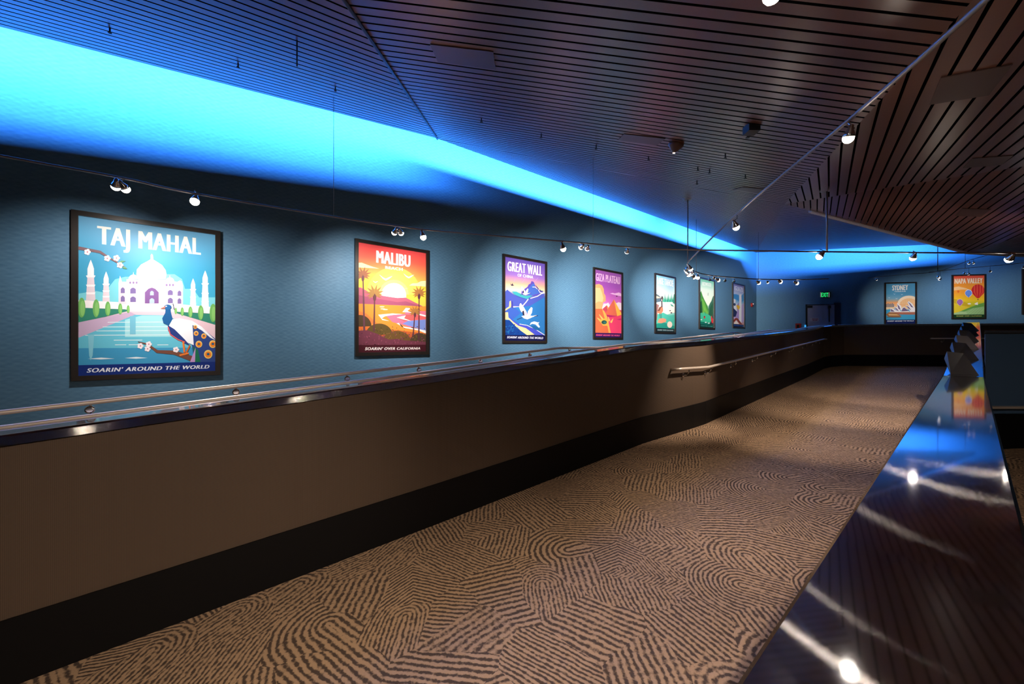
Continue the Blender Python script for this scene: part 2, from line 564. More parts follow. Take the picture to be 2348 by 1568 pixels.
# dark leaning fins along the rising part of the barrier
M['fin'] = plain('dark_fin', (0.016, 0.015, 0.017), 0.4)
for i in range(6):
    y = 5.18 + 1.12 * i; s_ = 0.82 - 0.03 * i
    zc = lambda yy: H0 - 0.290 + 0.0856 * (yy - 5.08) + 0.001
    xl = -0.155 + 0.008 * i
    P = [Vector((xl + 0.03, y, zc(y))), Vector((xl + 0.19, y, zc(y))), Vector((xl + 0.10, y + 0.42, zc(y + 0.42) + 0.17 * s_)), Vector((xl - 0.005, y + 0.42, zc(y + 0.42) + 0.19 * s_)), Vector((xl - 0.02, y + 0.36, zc(y + 0.36) + 0.12 * s_))]
    nf = (P[1] - P[0]).cross(P[2] - P[0]).normalized()
    b = MB(); b.grid([P, [p - nf * 0.012 for p in P]], smooth=False)
    b.build('leaning_fin', M['fin'], root)

# navy cross partition behind the barrier, square to the view
Zc = 3.80
q0, q1 = W(4.515, Zc, 0), W(8.6, Zc, 0)
fzc = H0 - 0.953
cz = thing('partition_wall', (q0.x, q0.y, fzc), 'navy blue partition across the lane right of the steel-topped barrier', 'partition')
dn = (q1 - q0).normalized(); nn = Vector((dn.y, -dn.x, 0))
nn = Vector((0, -1, 0)) / -nn.y      # its end is cut parallel to the barrier
stc = [(Vector((q0.x, q0.y, fzc)), nn), (Vector((q1.x, q1.y, fzc)), nn)]
b = MB(); sweep(b, stc, [(0, 0.27), (0, HP - 0.04), (-0.2, HP - 0.04), (-0.2, 0.27)]); b.build('panel', M['navy'], cz)
b = MB(); sweep(b, stc, [(0.012, -0.25), (0.012, 0.27), (-0.21, 0.27), (-0.21, -0.25)]); b.build('baseboard', M['black_base'], cz)
b = MB(); sweep(b, stc, cap_section(0.02, -0.23, h=0.03)); b.build('cap', M['cap'], cz)
b = MB(); sweep(b, stc, [(0.06, 0.325), (0.06, 0.345), (0.0, 0.345), (0.0, 0.325)]); b.build('ledge', M['rail'], cz)

# ------------------------------------------------------------------ handrails


def at_y(st, y, lat, h):
    for (p, n), (q, m) in zip(st, st[1:]):
        if p.y <= y <= q.y:
            t = (y - p.y) / (q.y - p.y)
            a = p.lerp(q, t); k = n.lerp(m, t)
            return Vector((a.x + k.x * lat, a.y + k.y * lat, a.z + h)), k.normalized()


# rail in the poster lane, just behind the left partition's cap
R1H = [(-3.22, -4.0, -0.585), (-3.05, -0.61, -0.339), (-2.9, 1.68, -0.177), (-2.85, 3.11, -0.064), (-2.83, 3.81, -0.066), (-2.88, 5.3, 0.02), (-3.0, 8.30, 0.187), (-3.0, 8.42, 0.183), (-2.96, 8.52, 0.16)]
path = [Vector((x, y, z + H0)) for x, y, z in R1H]
br = []


def on_path(path, px):
    for a, b in zip(path, path[1:]):
        def pj(p):
            X, Z = CA * p.x + SA * p.y, -SA * p.x + CA * p.y
            return (1174 + F * X / Z) if Z > 0.05 else -1e9
        u, v = pj(a), pj(b)
        if u <= px <= v and v < 1e8:
            lo, hi = 0.0, 1.0
            for _ in range(30):
                md = (lo + hi) / 2
                if pj(a.lerp(b, md)) < px: lo = md
                else: hi = md
            return a.lerp(b, lo)


for px in (208, 541, 795, 959, 1100, 1213, 1304, 1448, 1560, 1629, 1680):
    p = on_path(path, px)
    if p is None: continue
    q, k = at_y(st_left, p.y, -0.245, 0)
    foot = Vector((q.x - 0.0, q.y, p.z - 0.10))
    br.append((p, foot, -k))
root_r1 = thing('handrail', path[0], 'long satin steel handrail behind the left partition, in front of the posters', 'handrail')
b = MB(); b.tube(path, 0.0125, 12); b.build('rail', M['rail'], root_r1)
for p, foot, n in br:
    b = MB()
    b.tube([p, p - Vector((0, 0, 0.03)), p.lerp(foot, 0.4) - Vector((0, 0, 0.05)), foot], 0.006, 8)
    d = p - Vector((0, 0, 0.036))
    b.lathe(d + n * -0.016, -n, [(-0.006, 0.02), (0.004, 0.02), (0.008, 0.013)], 16)
    b.lathe(foot, n, [(0.0, 0.03), (0.006, 0.03), (0.012, 0.015)], 16)
    b.build('bracket', M['chrome'], root_r1)

# second rail further up
path = [Vector((x, y, z + H0)) for x, y, z in ((-2.72, 5.6, -0.04), (-2.75, 6.49, 0.03), (-2.75, 9.40, 0.24), (-2.75, 10.30, 0.24), (-2.70, 10.40, 0.22))]
root_r2 = thing('handrail', path[0], 'short thick steel handrail rising behind the bend of the left partition', 'handrail')
b = MB(); b.tube(path, 0.017, 12); b.build('rail', M['rail'], root_r2)
for yb in (6.2, 7.4, 8.6, 9.7, 10.2):
    p = None
    for a, c in zip(path, path[1:]):
        if a.y <= yb <= c.y: p = a.lerp(c, (yb - a.y) / (c.y - a.y))
    q, k = at_y(st_left, yb, -0.245, 0)
    foot = Vector((q.x, q.y, p.z - 0.12))
    b = MB(); b.tube([p, p - Vector((0, 0, 0.06)), foot], 0.007, 8)
    b.lathe(foot, -k, [(0.0, 0.032), (0.006, 0.032), (0.012, 0.015)], 16)
    b.build('bracket', M['chrome'], root_r2)

# rail on the corridor side of the left partition
pts = []
for y, h in ((4.47, None), (4.55, None), (5.18, None), (12.15, None), (12.5, None)):
    z = {4.47: -0.318, 4.55: -0.315, 5.18: -0.318, 12.15: 0.066, 12.5: 0.07}[y]
    p, k = at_y(st_left, y, 0.075, 0); p.z = H0 + z; pts.append(p)
p, k = at_y(st_left, 4.46, 0.06, 0); p.z = H0 - 0.32
q, k = at_y(st_left, 4.46, 0.0, 0); q.z = H0 - 0.325
path = [q] + pts
e, k = at_y(st_left, 12.5, 0.0, 0); e.z = H0 + 0.06
path.append(e)
root_r3 = thing('handrail', pts[0], 'steel handrail fixed to the corridor side of the brown partition', 'handrail')
b = MB(); b.tube(path, 0.0165, 12); b.build('rail', M['rail'], root_r3)
for yb in (4.72, 5.25, 6.15, 7.1, 8.1, 9.3, 10.4, 11.3, 12.1):
    p, k = at_y(st_left, yb, 0.075, 0)
    for a, c in zip(pts, pts[1:]):
        if a.y <= yb <= c.y: p.z = a.lerp(c, (yb - a.y) / (c.y - a.y)).z
    q, k = at_y(st_left, yb, 0.0, 0); q.z = p.z - 0.085
    b = MB()
    b.tube([p, p - Vector((0, 0, 0.045)), Vector((p.x, p.y, q.z)).lerp(q, 0.35), q], 0.0065, 8)
    b.lathe(q, k, [(0.0, 0.028), (0.006, 0.028), (0.011, 0.014)], 16)
    b.build('bracket', M['chrome'], root_r3)

# rail on the far partition
p0 = on_plane(2138, 776, st_back[0][0] + st_back[0][1] * 0.07, st_back[1][1])
dirb = Vector((0.779, 0.627, 0)); nb = Vector((0.627, -0.779, 0))
path = [p0 - nb * 0.05, p0, p0 + dirb * 2.6]
root_r4 = thing('handrail', p0, 'steel handrail on the dark far partition near the barrier end', 'handrail')
b = MB(); b.tube(path, 0.017, 12); b.build('rail', M['rail'], root_r4)
for t in (0.25, 1.2, 2.2):
    p = p0 + dirb * t; q = p - nb * 0.065 - Vector((0, 0, 0.08))
    b = MB(); b.tube([p, p - Vector((0, 0, 0.05)), q], 0.007, 8)
    b.lathe(q, nb, [(0.0, 0.028), (0.006, 0.028), (0.011, 0.014)], 16)
    b.build('bracket', M['chrome'], root_r4)
# ------------------------------------------------------------------ light tracks
def track_pts(ctrl):
    """ctrl: (photo x, photo y, height above the camera) -> points in the room"""
    return [PX(x, y, z * F / (784 - y)) for x, y, z in ctrl]


R1 = track_pts([(-160, 322, 1.2), (0, 357, 1.2), (275, 407, 1.2), (447, 444, 1.2), (765, 497, 1.2), (903, 517, 1.2), (1000, 529, 1.19), (1290, 553, 1.15), (1500, 570, 1.08), (1735, 575, 1.0), (1880, 577, 0.96), (2150, 579.5, 0.94), (2320, 580, 0.93), (2480, 580, 0.93)])
R2 = [W(-0.9, -1.9, 0.95), W(0.3, -0.8, 0.94), W(0.95, 0.15, 0.93)] + track_pts([(2420, -160, 0.93), (2260, 0, 1.0), (1946, 275, 1.08), (1690, 490, 1.15), (1600, 578, 1.2), (1577, 602, 1.2), (1580, 614, 1.2), (1592, 622, 1.2), (1627, 631, 1.2), (1683, 636, 1.2), (1739, 640, 1.2), (1826, 641, 1.2), (1900, 639, 1.2)])
R3 = track_pts([(1990, 637, 1.75), (2075, 629, 1.80), (2150, 622, 1.83), (2225, 596, 2.10), (2262, 586, 2.2)])
R4 = track_pts([(2130, 624, 1.80), (2213, 615, 1.87), (2270, 610, 1.92), (2346, 603, 1.98), (2440, 592, 2.05)])


def mk_track(pts, r, label):
    sp = smooth_path(pts, 6)
    root = thing('light_track', sp[0], label, 'light track')
    b = MB(); b.tube(sp, r, 8); b.build('rail', M['track'], root)
    return root, sp


t1, R1s = mk_track(R1, 0.0085, 'thin curved light track running past all the posters along the left wall')
t2, R2s = mk_track(R2, 0.0095, 'light track from the upper right corner curving down to the far spotlights')
t3, R3s = mk_track(R3, 0.006, 'thin light track above the Sydney poster on the far wall')
t4, R4s = mk_track(R4, 0.006, 'thin light track above the hot air balloon poster')


def hang(root, px, py_top, py_bot, Z, canopy=True, r=0.009):
    a, c = PX(px, py_top, Z), PX(px, py_bot, Z)
    b = MB(); b.tube([a, c], r, 8); b.build('drop_rod', M['track'], root)
    if canopy:
        b = MB(); b.lathe(a + Vector((0, 0, 0.015)), (0, 0, -1), [(0.0, 0.07), (0.02, 0.07), (0.03, 0.04)], 18)
        b.build('canopy', M['track'], root)


hang(t2, 1577, 457, 600, 6.02)
hang(t1, 1896, 435, 578, 4.28)
for px, pt in ((765, 285), (1360, 450)):                      # thin drop wires from the ceiling
    p = on_path(R1s, px)
    X, Z = CA * p.x + SA * p.y, -SA * p.x + CA * p.y
    b = MB(); b.tube([p, p + Vector((0, 0, 1.6))], 0.0022, 6); b.build('drop_wire', M['track'], t1)
for px in (1736, 1598):
    p = R2s[min(range(len(R2s)), key=lambda i: abs((1174 + F * (CA * R2s[i].x + SA * R2s[i].y) / max(-SA * R2s[i].x + CA * R2s[i].y, 0.05)) - px))]
    b = MB(); b.tube([p, p + Vector((0, 0, 0.9))], 0.003, 6); b.build('drop_wire', M['track'], t2)
b = MB(); p = R3s[12]; b.tube([p, p + Vector((0, 0, 1.1))], 0.008, 8); b.build('drop_rod', M['track'], t3)
p = R4s[6]; b = MB(); b.tube([p, p + Vector((0, 0, 1.2))], 0.004, 6); b.build('drop_wire', M['track'], t4)
p = on_path(R1s, 1826)

# ------------------------------------------------------------------ spotlights
BEAMS = []


def depth(p): return -SA * p.x + CA * p.y


def lamp(px, py, track, aim, label, power=0, size=1.0, cone=50, blend=0.7, soft=False, near=False, Z=None, top=None, col=(1.0, 0.86, 0.72), stem=True, group=None):
    """one head of a track: px, py is where its mouth shows; aim is the lit point"""
    if top is None:
        if track is R2s:
            best = min(track, key=lambda q: (Vector((1174 + F * (CA * q.x + SA * q.y) / max(depth(q), 0.05), 784 - F * (q.z - H0) / max(depth(q), 0.05))) - Vector((px, py - 12))).length)
            top = best
        else:
            top = on_path(track, px) or track[-1]
    Zt = depth(top)
    top = PX(px, 784 - (top.z - H0) * F / Zt, Zt) if track is not R2s else top
    mouth = PX(px, py, Zt)
    aim = Vector(aim); d = (aim - mouth).normalized()
    top = top - Vector((0, 0, 0.012))
    root = thing('track_spotlight', top, label, 'spotlight', group)
    s = size
    back = mouth - d * 0.055 * s
    b = MB(); b.tube([top, Vector((top.x, top.y, back.z + 0.025 * s)), back], 0.0045 * s, 6); b.build('stem', M['chrome'], root)
    b = MB(); b.lathe(mouth, d, [(-0.062 * s, 0.006 * s), (-0.058 * s, 0.012 * s), (-0.035 * s, 0.016 * s), (-0.015 * s, 0.026 * s), (0.0, 0.030 * s), (0.0, 0.027 * s), (-0.012 * s, 0.022 * s)], 16)
    b.build('reflector', M['chrome'], root)
    b = MB(); b.sphere(mouth + d * 0.008 * s, 0.0285 * s, 12, 8); b.build('bulb', M['bulb_soft' if soft else 'bulb_near' if near else 'bulb'], root)
    if power:
        L = bpy.data.lights.new('spot_beam', 'SPOT')
        L.energy = power; L.color = col; L.spot_size = math.radians(cone); L.spot_blend = blend; L.shadow_soft_size = 0.02
        lo = bpy.data.objects.new('spot_beam', L)
        lo.location = mouth + d * 0.07 * s
        lo.rotation_euler = d.to_track_quat('-Z', 'Y').to_euler()
        COL.objects.link(lo)
    return root


def pc(i, du=0.0, dz=0.0):
    """centre of the i-th poster on the left wall, shifted along the wall / upward"""
    return Vector((WL + 0.03, PY[i] + du, PZ[i] + dz))


PY = [-0.107 + 2.362 * k for k in range(7)]
PZ = [H0 + v for v in (0.394, 0.552, 0.706, 0.780, 0.932, 1.090, 1.173)]
fl_pt = lambda x, y: Vector((x, y, fz(y)))
POST = 120; WARM = (1.0, 0.80, 0.62); COOL = (1.0, 0.93, 0.86)
FL = 1.0

lamp(266, 426, R1s, pc(0, -0.3, -0.05), 'left one of the twin spotlights above the Taj Mahal poster', POST * 0.45, soft=True, col=COOL, cone=105, blend=1.0)
lamp(286, 431, R1s, pc(0, 0.65, -0.3), 'right one of the twin spotlights above the Taj Mahal poster', POST * 0.72, soft=True, col=COOL, cone=108, blend=1.0)
lamp(447, 460, R1s, fl_pt(-3.2, -0.3), 'single bright spotlight over the right corner of the Taj Mahal poster', 120, size=1.1, cone=100, col=WARM, blend=1.0)
lamp(905, 532, R1s, pc(1, -0.4, -0.05), 'left one of the twin spotlights above the Malibu poster', POST * 0.75, soft=True, col=COOL, cone=100, blend=1.0)
lamp(919, 533, R1s, pc(1, 0.7, -0.2), 'right one of the twin spotlights above the Malibu poster', POST * 1.0, soft=True, col=COOL, cone=104, blend=1.0)
lamp(970, 542, R1s, fl_pt(-3.5, 2.6), 'bright spotlight just right of the Malibu poster', 110, size=1.1, cone=100, col=WARM, blend=1.0)
lamp(1291, 569, R1s, fl_pt(-3.2, 4.6), 'bright spotlight between the Great Wall and Giza posters', 110, size=1.1, cone=90, col=WARM, blend=1.0)
lamp(1333, 566, R1s, pc(2, -0.1, -0.15), 'left one of the twin spotlights left of the Giza poster', POST * 2.2, soft=True, col=COOL, cone=72, blend=1.0)
lamp(1347, 569, R1s, pc(2, 0.9, -0.2), 'right one of the twin spotlights left of the Giza poster', POST * 2.0, soft=True, col=COOL, cone=78, blend=1.0)
lamp(1438, 576, R1s, pc(3, -0.1, -0.1), 'spotlight hanging just right of the Giza poster', POST * 7.5, soft=True, col=COOL, cone=58, blend=1.0)
lamp(1880, 587, R1s, Vector((-2.3, 4.9, fz(4.9) + 0.6)), 'spotlight at the foot of the long drop rod above the exit sign', 170, size=1.1, cone=52, col=WARM, blend=0.9)
lamp(2094, 590, R1s, fl_pt(-1.2, 7.2), 'spotlight in front of the blue glow above the Sydney poster', 130, size=1.0, cone=70, near=True, col=WARM, blend=0.8)
lamp(2315, 593, R1s, fl_pt(-1.0, 9.2), 'bright spotlight at far right just under the ceiling', 120, size=1.2, cone=56, near=True, col=WARM, blend=0.6)
lamp(1772, -19, None, fl_pt(-1.0, 1.7), 'spotlight cut off by the top edge of the photo', 55, size=1.0, cone=72, near=True, col=WARM, blend=1.0, top=PX(1772, -45, 1.30))
lamp(1946, 313, R2s, fl_pt(-1.0, 3.2), 'large bright spotlight on the track in the upper right', 95, size=0.85, cone=66, near=True, col=WARM, blend=1.0)
lamp(1687, 519, R2s, fl_pt(-1.1, 5.4), 'bright spotlight halfway down the curved track, right of the drop rod', 150, size=1.0, cone=60, near=True, col=WARM, blend=1.0)
lamp(1574, 618, R2s, pc(4, -0.2, 0.1), 'upper left spotlight in the cluster at the bend of the track', POST * 7.0, size=1.2, col=COOL, cone=40, blend=1.0)
lamp(1583, 616, R2s, fl_pt(-2.75, 8.0), 'upper right spotlight in the cluster at the bend of the track', 110, size=1.1, cone=46, col=WARM)
lamp(1578, 629, R2s, fl_pt(-1.5, 9.0), 'lower left spotlight in the cluster at the bend of the track', 60, size=1.2, cone=50, col=WARM)
lamp(1588, 624, R2s, pc(4, 0.5, 0.1), 'lower right spotlight in the cluster at the bend of the track', POST * 4.0, soft=True, col=COOL, cone=42, blend=1.0)
lamp(1591, 635, R2s, fl_pt(-1.2, 11.0), 'first spotlight right of the cluster at the bend of the track', 60, size=1.1, cone=36, col=WARM)
lamp(1600, 636, R2s, fl_pt(-2.7, 6.6), 'small spotlight at the upper left corner of the green gorge poster', 110, soft=True, col=COOL, cone=95, blend=1.0)
lamp(1627, 641, R2s, pc(5, -0.2, 0.15), 'round bright spotlight over the top edge of the green gorge poster', POST * 7.0, size=1.0, col=COOL, cone=36, blend=1.0)
lamp(1636, 637, R2s, pc(5, 0.3, 0.1), 'small spotlight over the upper right corner of the green gorge poster', POST * 4.5, soft=True, col=COOL, cone=36, blend=1.0)
lamp(1646, 642, R2s, fl_pt(-1.2, 12.8), 'bright spotlight just right of the green gorge poster', 40, size=1.1, cone=30, col=WARM)
lamp(1662, 643, R2s, pc(6, -0.2, 0.1), 'small spotlight midway between the gorge and waterfall posters', POST * 5.0, soft=True, col=COOL, cone=32, blend=1.0)
lamp(1683, 644, R2s, pc(6, 0.2, 0.0), 'bright spotlight over the waterfall poster', POST * 5.5, size=1.0, col=COOL, cone=32, blend=1.0)
lamp(1739, 648, R2s, fl_pt(-1.6, 12.6), 'bright spotlight just right of the room corner', 4, size=1.15, cone=44, col=WARM)
lamp(1760, 647, R2s, fl_pt(-2.6, 13.6), 'tiny spotlight between two brighter ones right of the room corner', 0, soft=True, size=0.8)
lamp(1789, 646, R2s, fl_pt(-0.8, 13.6), 'second bright spotlight right of the room corner', 4, size=1.1, cone=44, col=WARM)
lamp(1826, 649, R2s, fl_pt(0.0, 12.8), 'last bright spotlight of the row, left of the exit sign', 4, size=1.15, cone=44, col=WARM)
# unseen heads added overhead to brighten the near carpet, partition and right lane
for (X, Z, z, ax_, ay_, az_, pw, cn, lb_) in (
        (0.93, 0.10, 0.84, -2.62, -0.02, 0.45, 135, 50, 'added spotlight straight overhead, out of the frame, aimed at the brown partition'),
        (0.98, 0.35, 0.84, -0.7, 1.0, 0.0, 120, 90, 'added spotlight overhead, out of the frame, aimed at the near carpet'),
        (-0.4, -1.48, 0.86, -1.4, -0.3, 0.0, 120, 80, 'added spotlight behind the photographer, out of the frame'),
        (1.03, 0.62, 0.84, 1.0, 5.2, 0.0, 120, 60, 'added spotlight overhead, out of the frame, aimed past the barrier')):
    m = W(X, Z, z)
    ro = thing('track_spotlight', m + Vector((0, 0, 0.09)), lb_, 'spotlight')
    b = MB(); b.tube([m + Vector((0, 0, 0.09)), m + Vector((0, 0, 0.05))], 0.0045, 6); b.build('stem', M['chrome'], ro)
    b = MB(); b.lathe(m, (0, 0, -1), [(-0.062, 0.006), (-0.035, 0.016), (-0.015, 0.026), (0.0, 0.030), (0.0, 0.027)], 16); b.build('reflector', M['chrome'], ro)
    b = MB(); b.sphere(m - Vector((0, 0, 0.008)), 0.0285, 12, 8); b.build('bulb', M['bulb_near'], ro)
    m = m - Vector((0, 0, 0.05))
    L = bpy.data.lights.new('spot_beam', 'SPOT'); L.energy = pw; L.color = WARM; L.spot_size = math.radians(cn); L.spot_blend = 1.0; L.shadow_soft_size = 0.02
    lo = bpy.data.objects.new('spot_beam', L); lo.location = m
    lo.rotation_euler = (Vector((ax_, ay_, fz(ay_) + az_)) - m).to_track_quat('-Z', 'Y').to_euler(); COL.objects.link(lo)
LF = [(2009, 641, R3s, 2063, 700, 330, 'small spotlight above left of the Sydney poster'),
      (2151, 635, R3s, 2110, 690, 300, 'brighter of two spotlights between the Sydney and balloon posters'),
      (2155, 640, R3s, 2040, 720, 200, 'fainter of two spotlights between the Sydney and balloon posters'),
      (2211, 627, R4s, 2205, 680, 300, 'left one of the twin spotlights at the top edge of the balloon poster'),
      (2221, 628, R4s, 2235, 700, 260, 'right one of the twin spotlights at the top edge of the balloon poster'),
      (2222, 603, R3s, 2170, 690, 200, 'left one of the twin spotlights high above the balloon poster'),
      (2232, 603, R3s, 2250, 680, 200, 'right one of the twin spotlights high above the balloon poster'),
      (2270, 622, R4s, 2380, 680, 240, 'small spotlight right of the balloon poster'),
      (2346, 613, R4s, 2390, 690, 240, 'spotlight at the right edge of the photo')]
for px, py, tk, ax_, ay_, pw, lb in LF:
    lamp(px, py, tk, far(ax_, ay_), lb, pw * 0.55, soft=True, col=COOL, cone=37, size=1.0, blend=1.0)

# ------------------------------------------------------------------ blue cove light along the ceiling edges
BLUE = (0.085, 0.35, 1.0)


def cove(p, q, n_out, up, back, width, power, aim_down=0.15):
    """a strip lamp lying on top of the ceiling edge p-q; n_out points from the room to the wall"""
    c = (p + q) / 2 + Vector((0, 0, up)) - n_out * back
    L = bpy.data.lights.new('cove_strip', 'AREA'); L.shape = 'RECTANGLE'
    L.size = (q - p).length; L.size_y = width; L.energy = power * (q - p).length; L.color = BLUE
    o = bpy.data.objects.new('cove_strip', L)
    x = (q - p).normalized(); zz = -(n_out - Vector((0, 0, aim_down))); zz = (zz - x * zz.dot(x)).normalized(); y = zz.cross(x)
    o.matrix_world = Matrix.Translation(c) @ Matrix((x, y, zz)).transposed().to_4x4()
    COL.objects.link(o)


nl = Vector((-1, 0, 0))
cove(Eb, A, nl, 0.27, 0.18, 0.08, 100)
cove(A, A.lerp(B, 0.52), nl, 0.13, 0.22, 0.06, 110)
cove(A.lerp(B, 0.58), A.lerp(B, 0.985), nl, 0.17, 0.30, 0.08, 95)
cove(B.lerp(D1, 0.03), B.lerp(D1, 0.20), -WBN, 0.22, 0.22, 0.08, 60)
cove(B.lerp(D1, 0.34), D2, -WBN, 0.17, 0.30, 0.08, 85)

w = bpy.data.worlds.new('World'); scene.world = w; w.use_nodes = True
w.node_tree.nodes['Background'].inputs[0].default_value = (0.40, 0.36, 0.38, 1)
w.node_tree.nodes['Background'].inputs[1].default_value = 0.022

# ------------------------------------------------------------------ camera and view
cam = bpy.data.cameras.new('camera'); cam.lens = 14.0; cam.sensor_width = 36.0; cam.clip_start = 0.02
co = bpy.data.objects.new('camera', cam); COL.objects.link(co)
co.location = ORG; co.rotation_euler = (math.radians(90), 0, math.asin(SA))
scene.camera = co
vs = scene.view_settings
scene.display_settings.display_device = 'sRGB'
vs.view_transform = 'Standard'; vs.look = 'None'; vs.gamma = 1.0; vs.exposure = 0.0; vs.use_curve_mapping = False
cy = scene.cycles
cy.use_denoising = True
cy.use_adaptive_sampling = True; cy.adaptive_threshold = 0.04; cy.adaptive_min_samples = 16
cy.max_bounces = 5; cy.diffuse_bounces = 3; cy.glossy_bounces = 3; cy.transmission_bounces = 2
cy.sample_clamp_indirect = 4.0; cy.caustics_reflective = False; cy.caustics_refractive = False
# ------------------------------------------------------------------ poster artwork (flat printed shapes on a sheet)
_txt = {}


def text_shape(s, shear=0.0, bold=0.03):
    key = (s, shear, bold)
    if key in _txt: return _txt[key]
    cu = bpy.data.curves.new('lettering', 'FONT'); cu.body = s; cu.size = 1.0; cu.shear = shear; cu.offset = 0.0
    cu.resolution_u = 4; cu.space_character = 1.12
    o = bpy.data.objects.new('lettering', cu); COL.objects.link(o)
    dg = bpy.context.evaluated_depsgraph_get()
    me = bpy.data.meshes.new_from_object(o.evaluated_get(dg))
    vs_ = [(v.co.x, v.co.y) for v in me.vertices]; fs = [tuple(p.vertices) for p in me.polygons]
    bpy.data.objects.remove(o); bpy.data.curves.remove(cu); bpy.data.meshes.remove(me)
    if bold > 0.02:                       # heavier stems: the glyphs are laid down again a little to each side
        n_ = len(vs_); w_ = bold * 1.35; base_v, base_f = vs_, fs
        vs_, fs = [], []
        for dx in (-w_, -w_ / 2, 0.0, w_ / 2, w_):
            o_ = len(vs_); vs_ += [(x + dx, y) for x, y in base_v]; fs += [tuple(i + o_ for i in f) for f in base_f] + [None]
    x0 = min(v[0] for v in vs_); x1 = max(v[0] for v in vs_); y0 = 0.0; y1 = 0.73
    r = ([((x - x0) / (x1 - x0), (y - y0) / (y1 - y0)) for x, y in vs_], fs)
    _txt[key] = r
    return r


def homography(q, w, h):
    """photo quad (tl, tr, br, bl) -> sheet (0..w, 0..h) with y up"""
    src = q; dst = [(0, h), (w, h), (w, 0), (0, 0)]
    A_ = []; b_ = []
    for (x, y), (u, v) in zip(src, dst):
        A_.append([x, y, 1, 0, 0, 0, -u * x, -u * y]); b_.append(u)
        A_.append([0, 0, 0, x, y, 1, -v * x, -v * y]); b_.append(v)
    n = 8
    for i in range(n):
        p = max(range(i, n), key=lambda r: abs(A_[r][i]))
        A_[i], A_[p] = A_[p], A_[i]; b_[i], b_[p] = b_[p], b_[i]
        for r in range(i + 1, n):
            f = A_[r][i] / A_[i][i]
            for c in range(i, n): A_[r][c] -= f * A_[i][c]
            b_[r] -= f * b_[i]
    x = [0] * n
    for i in reversed(range(n)):
        x[i] = (b_[i] - sum(A_[i][c] * x[c] for c in range(i + 1, n))) / A_[i][i]
    return x


